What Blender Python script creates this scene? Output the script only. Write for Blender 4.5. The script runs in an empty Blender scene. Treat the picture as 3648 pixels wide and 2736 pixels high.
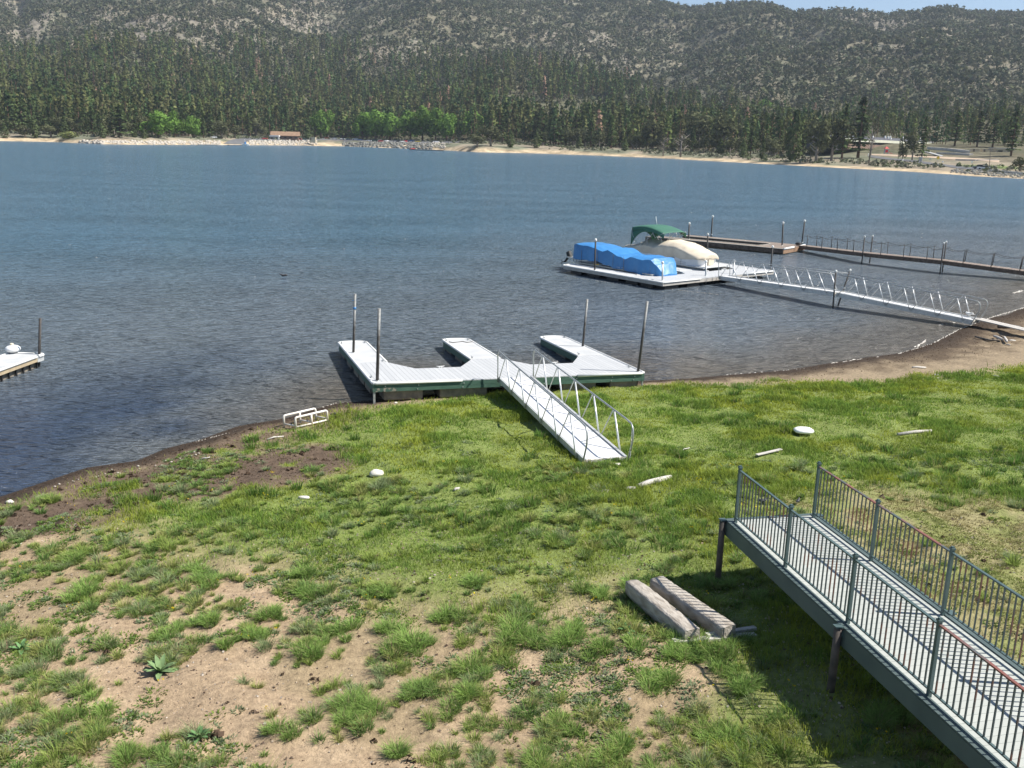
import bpy, math, random
import numpy as np
from mathutils import Vector, Matrix
random.seed(7); RNG = np.random.default_rng(11)
R_ = math.radians
scene = bpy.context.scene
COL = scene.collection

# ------------------------------------------------------------------ camera, world, sun
F, U0, V0, H = 3400.0, 1824.0, 1368.0, 8.8
PITCH, ROLL = math.atan((1368 - 497) / 3400), R_(1.4)
cp, sp = math.cos(PITCH), math.sin(PITCH)
FW = np.array([0, cp, -sp]); _u0 = np.array([0, sp, cp]); _r0 = np.array([1.0, 0, 0])
RT = math.cos(ROLL) * _r0 + math.sin(ROLL) * _u0
UP = -math.sin(ROLL) * _r0 + math.cos(ROLL) * _u0
cam = bpy.data.cameras.new('camera'); camo = bpy.data.objects.new('camera', cam); COL.objects.link(camo)
cam.sensor_width = 36; cam.lens = 36 * F / 3648; cam.clip_start = 0.1; cam.clip_end = 9000
camo.matrix_world = Matrix([[RT[0], UP[0], -FW[0], 0], [RT[1], UP[1], -FW[1], 0], [RT[2], UP[2], -FW[2], H], [0, 0, 0, 1]])
scene.camera = camo

SUN_EL, SUN_AZ = 49.0, 94.0        # azimuth clockwise from +Y
world = bpy.data.worlds.new("World"); scene.world = world; world.use_nodes = True
wn = world.node_tree; bg = wn.nodes['Background']
sky = wn.nodes.new('ShaderNodeTexSky'); sky.sky_type = 'NISHITA'; sky.sun_disc = False
sky.sun_elevation = R_(SUN_EL); sky.sun_rotation = R_(SUN_AZ); sky.altitude = 2000; sky.air_density = 1.0; sky.dust_density = 0.6
bg.inputs['Strength'].default_value = 0.078
# a bank of thin cloud low over the hills
tc = wn.nodes.new('ShaderNodeTexCoord'); mp = wn.nodes.new('ShaderNodeMapping'); mp.inputs['Scale'].default_value = (3.0, 3.0, 16.0)
mp.inputs['Location'].default_value = (0.31, 0.0, 0.0)
nz = wn.nodes.new('ShaderNodeTexNoise'); nz.inputs['Scale'].default_value = 1.3; nz.inputs['Detail'].default_value = 4
cr = wn.nodes.new('ShaderNodeValToRGB'); cr.color_ramp.elements[0].position = .52; cr.color_ramp.elements[1].position = .66
mx = wn.nodes.new('ShaderNodeMix'); mx.data_type = 'RGBA'
wn.links.new(tc.outputs['Generated'], mp.inputs['Vector']); wn.links.new(mp.outputs[0], nz.inputs['Vector'])
wn.links.new(nz.outputs[0], cr.inputs[0]); sz = wn.nodes.new('ShaderNodeSeparateXYZ'); wn.links.new(tc.outputs['Generated'], sz.inputs[0])
cm1 = wn.nodes.new('ShaderNodeMapRange'); cm1.inputs[1].default_value = .19; cm1.inputs[2].default_value = .13; wn.links.new(sz.outputs[2], cm1.inputs[0])
cm2 = wn.nodes.new('ShaderNodeMath'); cm2.operation = 'MULTIPLY'; wn.links.new(cr.outputs[0], cm2.inputs[0]); wn.links.new(cm1.outputs[0], cm2.inputs[1])
wn.links.new(cm2.outputs[0], mx.inputs[0])
wn.links.new(sky.outputs[0], mx.inputs[6]); mx.inputs[7].default_value = (7.0, 7.2, 7.6, 1)
wn.links.new(mx.outputs[2], bg.inputs['Color'])

sl = bpy.data.lights.new('sun', 'SUN'); sl.energy = 5.0; sl.angle = R_(0.5); sl.color = (1.0, 0.955, 0.88)
so = bpy.data.objects.new('sun', sl); COL.objects.link(so)
_az = R_(SUN_AZ); _el = R_(SUN_EL)
SUND = Vector((math.sin(_az) * math.cos(_el), math.cos(_az) * math.cos(_el), math.sin(_el)))
so.rotation_euler = (SUND).to_track_quat('Z', 'Y').to_euler(); so.location = (60, -20, 80)
scene.view_settings.view_transform = 'Standard'; scene.view_settings.look = 'None'
scene.view_settings.exposure = 0.74; scene.view_settings.gamma = 1
scene.cycles.max_bounces = 6; scene.cycles.diffuse_bounces = 2; scene.cycles.glossy_bounces = 3; scene.cycles.transparent_max_bounces = 4

# ------------------------------------------------------------------ photo pixel (3648x2736) -> place in the world
def ray(u, v): return FW * F + RT * (u - U0) - UP * (v - V0)
def G(u, v, z):
    d = ray(u, v); return np.array([0, 0, H]) + d * ((z - H) / d[2])
def AY(u, v, Y):
    d = ray(u, v); return np.array([0, 0, H]) + d * (Y / d[1])

# ------------------------------------------------------------------ noise
def _hash(ix, iy, s):
    h = (ix.astype(np.int64) * 374761393 + iy.astype(np.int64) * 668265263 + s * 974711) & 0xffffffff
    h = ((h ^ (h >> 13)) * 1274126177) & 0xffffffff
    return ((h ^ (h >> 16)) & 0xffff) / 65535.0
def vnoise(x, y, s=0):
    x = np.asarray(x, float); y = np.asarray(y, float)
    ix = np.floor(x); iy = np.floor(y); fx = x - ix; fy = y - iy
    fx = fx * fx * (3 - 2 * fx); fy = fy * fy * (3 - 2 * fy)
    a = _hash(ix, iy, s); b = _hash(ix + 1, iy, s); c = _hash(ix, iy + 1, s); d = _hash(ix + 1, iy + 1, s)
    return a + (b - a) * fx + (c - a) * fy + (a - b - c + d) * fx * fy
def fbm(x, y, o=4, s=0):
    r = 0; a = .5; t = 0
    for i in range(o):
        r = r + a * vnoise(x * 2 ** i, y * 2 ** i, s + i); t += a; a *= .5
    return r / t
def sstep(a, b, x):
    k = np.clip((np.asarray(x, float) - a) / (b - a), 0, 1); return k * k * (3 - 2 * k)

# ------------------------------------------------------------------ near terrain
WL = np.array([(-260, -60), (-120, -20), (-45, 4), (-24, 13), (-15.5, 18.6), (-12.51, 21.95), (-11.35, 24.21), (-10.27, 24.82), (-9.85, 25.96), (-9.2, 26.75), (-8.46, 28.26),
    (-7.21, 29.23), (-6.03, 31.04), (-4.66, 31.67), (-1.5, 33.2), (2, 34.3), (4.98, 35.32), (6.9, 35.9), (9.06, 36.86), (11.13, 37.7), (14.81, 40.2), (17.12, 41.52),
    (19.67, 43.99), (22.47, 47.55), (23.89, 49.09), (25.77, 51.31), (27.29, 52.42), (29.78, 55.29), (34, 62), (42, 68), (60, 80), (120, 105), (300, 150)])
def shore_dist(x, y):
    """signed distance to the near waterline, + on land"""
    x = np.asarray(x, float); y = np.asarray(y, float)
    best = np.full(x.shape, 1e9); sg = np.ones(x.shape)
    for (ax, ay), (bx, by) in zip(WL[:-1], WL[1:]):
        dx, dy = bx - ax, by - ay
        t = np.clip(((x - ax) * dx + (y - ay) * dy) / (dx * dx + dy * dy), 0, 1)
        px, py = x - ax - t * dx, y - ay - t * dy
        d = np.hypot(px, py); cr_ = dx * (y - ay) - dy * (x - ax)
        m = d < best; best = np.where(m, d, best); sg = np.where(m, np.where(cr_ > 0, -1, 1), sg)
    return best * sg
def near_z(x, y, sd=None):
    if sd is None: sd = shore_dist(x, y)
    land = .035 * (1 - np.exp(-np.maximum(sd, 0) / .8)) + .054 * np.maximum(sd, 0) - .00035 * np.clip(sd, 0, 60) ** 2
    land = np.where(sd > 45, .12 + .054 * 45 - .00035 * 2025 + (sd - 45) * .02, land)
    lake = np.maximum(.10 * np.minimum(sd, 0), -2.5)
    a = sstep(.6, 4, sd)
    bump = (fbm(x * .35, y * .35, 3, 5) - .5) * .24 * a + (fbm(x * 1.6, y * 1.6, 3, 9) - .5) * .19 * sstep(.1, 1.5, sd)
    bump = bump + (fbm(x * 6, y * 6, 2, 19) - .5) * .055 * sstep(0, 1, sd)
    return np.where(sd > 0, land + bump, lake)
def nz1(x, y): return float(near_z(np.array([x]), np.array([y]))[0])
def onground(u, v, dz=0.0):
    z = .5
    for i in range(12):
        p = G(u, v, z + dz); z = nz1(p[0], p[1])
    return np.array([p[0], p[1], z])

# ------------------------------------------------------------------ far terrain
FT = [(-1.2, 560), (-.62, 600), (-.527, 638), (-.475, 652), (-.425, 603), (-.395, 618), (-.3558, 655), (-.304, 710), (-.227, 792), (-.1756, 820), (-.1556, 794), (-.1127, 768), (-.0813, 727), (-.0412, 658),
      (.016, 671), (.0732, 642), (.1304, 604), (.1878, 541), (.2452, 490), (.3313, 432), (.3888, 403), (.4465, 365), (.4667, 348), (.4926, 341), (.518, 331), (.62, 300), (1.2, 260)]
def shoreY(t): return np.interp(t, [a for a, b in FT], [b for a, b in FT])
RIDGE = [(-900, -140), (0, -60), (60, 0), (100, -60), (400, -150), (1200, -190), (1900, -150), (2200, -60), (2324, 2), (2400, 18), (2470, 27), (2550, 18), (2659, 8), (2750, 16), (2828, 43), (2900, 40),
         (3021, 38), (3100, 44), (3158, 52), (3220, 48), (3278, 43), (3330, 30), (3368, 25), (3400, 30), (3450, 42), (3648, 48), (4300, 70)]
_rt = []; _rv = []
for u, v in RIDGE:
    d = ray(u, v); _rt.append(d[0] / d[1]); _rv.append(d[2] / d[1])
def far_z(x, y):
    x = np.asarray(x, float); y = np.maximum(np.asarray(y, float), 1.0)
    t = x / y; Y0 = shoreY(t); s = y - Y0
    k = sstep(-.05, .33, t)                          # 0 = left half, 1 = right half
    YR = 2500 - 600 * k + 60 * (vnoise(t * 9, t * 0, 3) - .5)   # ridge distance
    ZR = (H + np.interp(t, _rt, _rv) * YR)
    zl = np.interp(s, [-60, 0, 14, 30, 60, 130, 300, 600, 1000], [-6, 0, 2.9, 4.3, 5.0, 6.5, 24, 75, 165])
    zr = np.interp(s, [-60, 0, 14, 40, 100, 200, 300, 500, 1000], [-6, 0, .9, 1.8, 3.6, 9, 13, 36, 130])
    base = zl * (1 - k) + zr * k
    q = np.clip((s - 500) / (YR - Y0 - 500), 0, 1)
    b0 = np.where(k > .5, 36, 62)
    b0 = 62 * (1 - k) + 36 * k
    up = b0 + (ZR - b0) * (q ** 1.12)
    m = sstep(420, 620, s)
    z = base * (1 - m) + up * m
    over = np.maximum(y - YR, 0)
    z = z - .45 * over
    am = sstep(500, 900, s) * sstep(0, 260, YR - y)
    rn = 1 - np.abs(2 * fbm(x * .0028 + 3, y * .0016, 4, 21) - 1)
    z = z + am * (rn - .72) * 85 + am * (fbm(x * .012, y * .012, 3, 31) - .5) * 26
    z = z + sstep(60, 200, s) * (1 - sstep(500, 900, s)) * (fbm(x * .01, y * .01, 3, 41) - .5) * 10
    return z
def fz1(x, y): return float(far_z(np.array([x]), np.array([y]))[0])
_Y = np.concatenate([np.arange(240, 1200, 1.5), np.arange(1200, 2700, 6)])
def hit(u, v, smin=1):
    """where the line of sight meets the far ground"""
    d = ray(u, v); d = d / d[1]
    z = H + d[2] * _Y; x = d[0] * _Y; g = far_z(x, _Y)
    ok = (_Y > shoreY(d[0]) + smin) & (g >= z)
    i = int(np.argmax(ok)) if ok.any() else int(np.searchsorted(_Y, shoreY(d[0]) + 60))
    return np.array([x[i], _Y[i], g[i]])

# ------------------------------------------------------------------ materials
def mat(name, c1, c2=None, scale=4.0, rough=.7, metal=0.0, bump=0.0, bscale=None, detail=4, coords='Object', sharp=None, spec=None, stretch=None):
    m = bpy.data.materials.new(name); m.use_nodes = True; nt = m.node_tree; b = nt.nodes['Principled BSDF']
    b.inputs['Roughness'].default_value = rough; b.inputs['Metallic'].default_value = metal
    if spec is not None: b.inputs['Specular IOR Level'].default_value = spec
    b.inputs['Base Color'].default_value = (*c1, 1)
    tc = nt.nodes.new('ShaderNodeTexCoord'); src = tc.outputs[coords]
    if stretch:
        mp = nt.nodes.new('ShaderNodeMapping'); mp.inputs['Scale'].default_value = stretch; nt.links.new(src, mp.inputs[0]); src = mp.outputs[0]
    if c2 is not None:
        n = nt.nodes.new('ShaderNodeTexNoise'); n.inputs['Scale'].default_value = scale; n.inputs['Detail'].default_value = detail
        nt.links.new(src, n.inputs['Vector'])
        r = nt.nodes.new('ShaderNodeValToRGB'); a, e = (sharp or (.35, .65))
        r.color_ramp.elements[0].position = a; r.color_ramp.elements[1].position = e
        r.color_ramp.elements[0].color = (*c1, 1); r.color_ramp.elements[1].color = (*c2, 1)
        nt.links.new(n.outputs[0], r.inputs[0]); nt.links.new(r.outputs[0], b.inputs['Base Color'])
    if bump:
        n2 = nt.nodes.new('ShaderNodeTexNoise'); n2.inputs['Scale'].default_value = bscale or scale * 3; n2.inputs['Detail'].default_value = 5
        nt.links.new(src, n2.inputs['Vector'])
        bp = nt.nodes.new('ShaderNodeBump'); bp.inputs['Strength'].default_value = bump; bp.inputs['Distance'].default_value = .02
        nt.links.new(n2.outputs[0], bp.inputs['Height']); nt.links.new(bp.outputs[0], b.inputs['Normal'])
    return m
def plank_mat(name, c1, c2, seam, period, axis, rough=.6, gap=.06, dirt=None):
    """boards: seams every `period` m along object axis 0/1, each board a slightly different tone"""
    m = bpy.data.materials.new(name); m.use_nodes = True; nt = m.node_tree; b = nt.nodes['Principled BSDF']; L = nt.links.new
    tc = nt.nodes.new('ShaderNodeTexCoord'); sx = nt.nodes.new('ShaderNodeSeparateXYZ'); L(tc.outputs['Object'], sx.inputs[0])
    dv = nt.nodes.new('ShaderNodeMath'); dv.operation = 'DIVIDE'; L(sx.outputs[axis], dv.inputs[0]); dv.inputs[1].default_value = period
    fr = nt.nodes.new('ShaderNodeMath'); fr.operation = 'FRACT'; L(dv.outputs[0], fr.inputs[0])
    fl = nt.nodes.new('ShaderNodeMath'); fl.operation = 'FLOOR'; L(dv.outputs[0], fl.inputs[0])
    wnz = nt.nodes.new('ShaderNodeTexWhiteNoise'); wnz.noise_dimensions = '1D'; L(fl.outputs[0], wnz.inputs['W'])
    n = nt.nodes.new('ShaderNodeTexNoise'); n.inputs['Scale'].default_value = 2.2; n.inputs['Detail'].default_value = 6; L(tc.outputs['Object'], n.inputs['Vector'])
    ad = nt.nodes.new('ShaderNodeMath'); ad.operation = 'ADD'; L(wnz.outputs['Value'], ad.inputs[0]); L(n.outputs[0], ad.inputs[1])
    hf = nt.nodes.new('ShaderNodeMath'); hf.operation = 'MULTIPLY'; L(ad.outputs[0], hf.inputs[0]); hf.inputs[1].default_value = .5
    mc = nt.nodes.new('ShaderNodeMix'); mc.data_type = 'RGBA'; L(hf.outputs[0], mc.inputs[0]); mc.inputs[6].default_value = (*c1, 1); mc.inputs[7].default_value = (*c2, 1)
    lt = nt.nodes.new('ShaderNodeMath'); lt.operation = 'LESS_THAN'; L(fr.outputs[0], lt.inputs[0]); lt.inputs[1].default_value = gap
    ms = nt.nodes.new('ShaderNodeMix'); ms.data_type = 'RGBA'; L(lt.outputs[0], ms.inputs[0]); L(mc.outputs[2], ms.inputs[6]); ms.inputs[7].default_value = (*seam, 1)
    L(ms.outputs[2], b.inputs['Base Color']); b.inputs['Roughness'].default_value = rough
    return m
def attr_mat(name, rough=.8, trans=.25, scale=None, var=.25):
    """colour comes from the mesh's own 'Col' attribute (kind of plant), with a little noise"""
    m = bpy.data.materials.new(name); m.use_nodes = True; nt = m.node_tree; L = nt.links.new
    nt.nodes.clear(); out = nt.nodes.new('ShaderNodeOutputMaterial')
    at = nt.nodes.new('ShaderNodeAttribute'); at.attribute_name = 'Col'
    oi = nt.nodes.new('ShaderNodeObjectInfo')
    mr = nt.nodes.new('ShaderNodeMapRange'); mr.inputs[3].default_value = 1 - var; mr.inputs[4].default_value = 1 + var; L(oi.outputs['Random'], mr.inputs[0])
    hs = nt.nodes.new('ShaderNodeHueSaturation'); L(at.outputs['Color'], hs.inputs['Color']); L(mr.outputs[0], hs.inputs['Value'])
    df = nt.nodes.new('ShaderNodeBsdfDiffuse'); tr = nt.nodes.new('ShaderNodeBsdfTranslucent'); ms = nt.nodes.new('ShaderNodeMixShader')
    L(hs.outputs[0], df.inputs[0]); L(hs.outputs[0], tr.inputs[0]); ms.inputs[0].default_value = trans
    L(df.outputs[0], ms.inputs[1]); L(tr.outputs[0], ms.inputs[2]); L(ms.outputs[0], out.inputs[0])
    return m

M = {}
M['white_comp'] = plank_mat('dock_boards', (.42, .43, .435), (.53, .535, .535), (.17, .175, .18), .172, 0, gap=.07)
M['white_deck'] = mat('white_deck', (.44, .45, .45), (.54, .545, .54), 1.3, .8, bump=.15, bscale=60)
M['bumper'] = mat('white_vinyl', (.78, .78, .76), (.70, .69, .65), 3, .45)
M['green_paint'] = mat('green_painted_wood', (.045, .105, .075), (.075, .145, .105), 3, .6, bump=.3, bscale=30, stretch=(1, 1, 4))
M['peeled'] = mat('peeling_green_paint', (.05, .10, .075), (.26, .23, .18), 9, .8, bump=.3, sharp=(.5, .56))
M['concrete'] = mat('stained_float', (.16, .14, .115), (.26, .22, .17), 6, .9, bump=.4)
M['black'] = mat('black_plastic', (.012, .012, .013), (.02, .02, .02), 3, .6)
M['galv'] = mat('galvanised_steel', (.36, .38, .38), (.50, .51, .50), 12, .42, metal=.55)
def pole_mat():
    m = mat('weathered_pole', (.16, .165, .165), (.26, .26, .25), 14, .6, metal=.2); nt = m.node_tree; L = nt.links.new; b = nt.nodes['Principled BSDF']
    tc = nt.nodes.new('ShaderNodeTexCoord'); sx = nt.nodes.new('ShaderNodeSeparateXYZ'); L(tc.outputs['Object'], sx.inputs[0])
    n = nt.nodes.new('ShaderNodeTexNoise'); n.inputs['Scale'].default_value = 5; L(tc.outputs['Object'], n.inputs[0])
    ad = nt.nodes.new('ShaderNodeMath'); ad.operation = 'MULTIPLY_ADD'; L(n.outputs[0], ad.inputs[0]); ad.inputs[1].default_value = 1.6; L(sx.outputs[2], ad.inputs[2])
    mr = nt.nodes.new('ShaderNodeMapRange'); mr.inputs[1].default_value = 3.3; mr.inputs[2].default_value = 3.8; L(ad.outputs[0], mr.inputs[0])
    mx = nt.nodes.new('ShaderNodeMix'); mx.data_type = 'RGBA'; L(mr.outputs[0], mx.inputs[0]); mx.inputs[6].default_value = (.055, .05, .045, 1)
    src = b.inputs['Base Color'].links[0].from_socket; L(src, mx.inputs[7]); L(mx.outputs[2], b.inputs['Base Color'])
    return m
M['pole'] = pole_mat()
M['dark_steel'] = mat('dark_rusty_steel', (.035, .034, .034), (.075, .066, .06), 9, .7, metal=.3)
M['alu'] = mat('sunlit_aluminium', (.72, .73, .73), (.80, .80, .79), 8, .35, metal=.45)  # sunlight put into the colour, for the gangway braces that face the sun
M['alu_dull'] = mat('dull_aluminium', (.50, .51, .50), (.62, .62, .60), 8, .45, metal=.35)
M['gang_deck'] = plank_mat('gangway_boards', (.62, .62, .62), (.72, .72, .71), (.42, .42, .42), .19, 1, gap=.03)
M['gang_end'] = mat('scuffed_white_edge', (.6, .58, .52), (.25, .21, .16), 14, .8, sharp=(.5, .6))
M['comp_beige'] = mat('beige_composite', (.40, .37, .33), (.50, .47, .42), 3, .7)
M['brown_wood'] = mat('wet_brown_wood', (.085, .06, .045), (.17, .125, .095), 5, .8, bump=.4, stretch=(1, 6, 1))
M['brown_deck'] = plank_mat('old_dock_boards', (.20, .15, .115), (.33, .26, .20), (.05, .04, .03), .19, 0, gap=.1)
M['grey_wood'] = mat('grey_driftwood', (.42, .39, .35), (.62, .59, .54), 9, .9, bump=.6, bscale=40, stretch=(1, 5, 5))
M['dark_wood'] = mat('dark_driftwood', (.07, .06, .05), (.20, .17, .14), 9, .9, bump=.6)
M['green_steel'] = mat('green_grey_steel', (.065, .105, .105), (.085, .13, .13), 5, .5, metal=.1)
M['red_primer'] = mat('worn_red_primer_rail', (.22, .085, .065), (.075, .10, .10), 2.6, .5, sharp=(.44, .56), detail=8)
M['grate'] = plank_mat('walkway_boards', (.37, .39, .36), (.45, .465, .43), (.20, .22, .20), .145, 0, rough=.95, gap=.05)
M['beam_green'] = mat('green_grey_beam', (.065, .095, .095), (.085, .118, .115), 2, .6, bump=.1)
M['rust'] = mat('rusty_column', (.05, .045, .04), (.13, .105, .09), 4, .8, bump=.3)
M['pvc'] = mat('white_pvc', (.80, .78, .74), (.74, .66, .55), 3, .4)
M['blue_tarp'] = mat('blue_tarp', (.035, .185, .45), (.05, .225, .50), 2, .42, bump=1.0, bscale=4)
M['tan'] = mat('tan_canvas', (.58, .50, .385), (.68, .60, .47), 2, .8, bump=.25, bscale=4)
M['green_canvas'] = mat('green_canvas', (.035, .125, .085), (.045, .15, .10), 3, .75)
M['white_paint'] = mat('white_fibreglass', (.78, .78, .77), None, rough=.35)
M['yellow'] = mat('yellow_plastic', (.75, .5, .05), None, rough=.5)
M['rope'] = mat('dark_rope', (.10, .09, .085), (.2, .18, .16), 60, .9)
M['bark'] = mat('pine_bark', (.12, .075, .05), (.24, .15, .10), 3, .9, stretch=(1, 1, .2))
M['bark_grey'] = mat('grey_bark', (.20, .17, .145), (.34, .30, .26), 2, .9, stretch=(1, 1, .2))
M['leaf'] = attr_mat('foliage', trans=.18)
M['grass'] = attr_mat('grass_blades', trans=.35, var=0)
M['rock'] = mat('pale_granite', (.34, .30, .25), (.52, .47, .40), .9, .9, bump=.5)
M['rock_dark'] = mat('grey_and_shaded_rock', (.13, .135, .125), (.25, .24, .21), .6, .9, bump=.5)  # plain grey rock; also carries painted tree shade for the bank under the cottonwoods
M['asphalt'] = mat('asphalt', (.10, .10, .105), (.14, .14, .14), .4, .9)
M['bird_black'] = mat('black_feathers', (.02, .021, .025), (.05, .05, .055), 20, .5)
M['bird_white'] = mat('white_feathers', (.75, .75, .74), None, rough=.7)
M['glass_dark'] = mat('dark_window', (.02, .025, .03), None, rough=.1)
M['foam'] = mat('water_foam', (.62, .60, .55), (.36, .32, .27), 12, .9)

# ------------------------------------------------------------------ mesh helpers
def tag(o, label=None, cat=None, group=None, kind=None):
    if label: o['label'] = label
    if cat: o['category'] = cat
    if group: o['group'] = group
    if kind: o['kind'] = kind
    return o
def empty(name, loc=(0, 0, 0), rz=0.0):
    o = bpy.data.objects.new(name, None); COL.objects.link(o); o.location = loc; o.rotation_euler = (0, 0, rz); o.empty_display_size = .2
    return o
def mesh_np(name, V, Fq, m, col=None, smooth=False):
    """V (n,3), Fq (k,3|4) -> object"""
    me = bpy.data.meshes.new(name); n, k, c = len(V), len(Fq), Fq.shape[1]
    me.vertices.add(n); me.vertices.foreach_set('co', np.ascontiguousarray(V, dtype=np.float32).ravel())
    me.loops.add(k * c); me.loops.foreach_set('vertex_index', np.ascontiguousarray(Fq, dtype=np.int32).ravel())
    me.polygons.add(k); me.polygons.foreach_set('loop_start', np.arange(0, k * c, c, dtype=np.int32)); me.polygons.foreach_set('loop_total', np.full(k, c, dtype=np.int32))
    if smooth: me.polygons.foreach_set('use_smooth', np.ones(k, dtype=bool))
    me.update(calc_edges=True)
    if col is not None:
        a = me.color_attributes.new('Col', 'FLOAT_COLOR', 'POINT'); cc = np.ones((n, 4), dtype=np.float32); cc[:, :3] = col; a.data.foreach_set('color', cc.ravel())
    me.materials.append(m); o = bpy.data.objects.new(name, me); COL.objects.link(o); return o
class MB:
    def __init__(s): s.v = []; s.f = []; s.sm = []
    def add(s, vs, fs, smooth=False):
        b = len(s.v); s.v += [tuple(map(float, v)) for v in vs]; s.f += [tuple(b + i for i in f) for f in fs]; s.sm += [smooth] * len(fs); return s
    def box(s, c, d, X=(1, 0, 0), Y=(0, 1, 0), Z=(0, 0, 1)):
        c = np.array(c, float); X, Y, Z = (np.array(a, float) * e / 2 for a, e in zip((X, Y, Z), d))
        vs = [c + i * X + j * Y + k * Z for k in (-1, 1) for j in (-1, 1) for i in (-1, 1)]
        return s.add(vs, [(0, 2, 3, 1), (4, 5, 7, 6), (0, 1, 5, 4), (2, 6, 7, 3), (0, 4, 6, 2), (1, 3, 7, 5)])
    def bar(s, a, b, w, h, up=(0, 0, 1)):
        a = np.array(a, float); b = np.array(b, float); d = b - a; L = np.linalg.norm(d); d /= L
        y = np.cross(up, d); y /= np.linalg.norm(y); z = np.cross(d, y)
        return s.box((a + b) / 2, (L, w, h), d, y, z)
    def tube(s, pts, r, n=8, cap=True):
        pts = [np.array(p, float) for p in pts]; rs = r if hasattr(r, '__len__') else [r] * len(pts)
        vs = []; ref = None
        for i, p in enumerate(pts):
            d = (pts[min(i + 1, len(pts) - 1)] - pts[max(i - 1, 0)]); d /= (np.linalg.norm(d) + 1e-12)
            if ref is None: ref = np.array([0, 0, 1.0]) if abs(d[2]) < .9 else np.array([1.0, 0, 0])
            a = ref - d * (ref @ d); a /= (np.linalg.norm(a) + 1e-12); b = np.cross(d, a); ref = a
            vs += [p + rs[i] * (math.cos(k * 2 * math.pi / n) * a + math.sin(k * 2 * math.pi / n) * b) for k in range(n)]
        fs = [(i * n + k, i * n + (k + 1) % n, (i + 1) * n + (k + 1) % n, (i + 1) * n + k) for i in range(len(pts) - 1) for k in range(n)]
        s.add(vs, fs, True)
        if cap:
            b = len(s.v) - len(vs); s.f += [tuple(b + k for k in reversed(range(n))), tuple(b + (len(pts) - 1) * n + k for k in range(n))]; s.sm += [False, False]
        return s
    def prism(s, poly, z0, z1, fr=None):
        """poly in (a,b), fr maps (a,b,c) -> world"""
        fr = fr or (lambda a, b, c: (a, b, c)); n = len(poly)
        vs = [fr(a, b, z0) for a, b in poly] + [fr(a, b, z1) for a, b in poly]
        return s.add(vs, [tuple(reversed(range(n))), tuple(range(n, 2 * n))] + [(i, (i + 1) % n, n + (i + 1) % n, n + i) for i in range(n)])
    def ball(s, c, r, n=10, m=6, sq=(1, 1, 1)):
        vs = [(c[0], c[1], c[2] - r * sq[2])]
        for i in range(1, m):
            ph = -math.pi / 2 + math.pi * i / m
            vs += [(c[0] + r * sq[0] * math.cos(ph) * math.cos(2 * math.pi * k / n), c[1] + r * sq[1] * math.cos(ph) * math.sin(2 * math.pi * k / n), c[2] + r * sq[2] * math.sin(ph)) for k in range(n)]
        vs.append((c[0], c[1], c[2] + r * sq[2]))
        fs = [(0, 1 + (k + 1) % n, 1 + k) for k in range(n)]
        for i in range(m - 2): fs += [(1 + i * n + k, 1 + i * n + (k + 1) % n, 1 + (i + 1) * n + (k + 1) % n, 1 + (i + 1) * n + k) for k in range(n)]
        t = len(vs) - 1; fs += [(t, 1 + (m - 2) * n + k, 1 + (m - 2) * n + (k + 1) % n) for k in range(n)]
        return s.add(vs, fs, True)
    def build(s, name, m, parent=None, bevel=0, base=None):
        """base: world point that becomes the object's origin (top-level objects)"""
        me = bpy.data.meshes.new(name); vs = s.v
        if base is not None: vs = [(v[0] - base[0], v[1] - base[1], v[2] - base[2]) for v in vs]
        me.from_pydata(vs, [], s.f); me.polygons.foreach_set('use_smooth', s.sm); me.update()
        me.materials.append(m); o = bpy.data.objects.new(name, me); COL.objects.link(o)
        if base is not None: o.location = base
        if parent is not None: o.parent = parent
        if bevel:
            bv = o.modifiers.new('bevel', 'BEVEL'); bv.width = bevel; bv.segments = 2; bv.limit_method = 'ANGLE'
        return o
def copy_tree(o, parent=None):
    c = o.copy(); COL.objects.link(c); c.parent = parent
    for ch in [x for x in bpy.data.objects if x.parent == o]: copy_tree(ch, c)
    return c
def arc(c, r, a0, a1, n, X, Y):
    c = np.array(c, float); X = np.array(X, float); Y = np.array(Y, float)
    return [c + r * (math.cos(a0 + (a1 - a0) * i / n) * X + math.sin(a0 + (a1 - a0) * i / n) * Y) for i in range(n + 1)]
Zv = np.array([0, 0, 1.0])
#@@PART2

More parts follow.
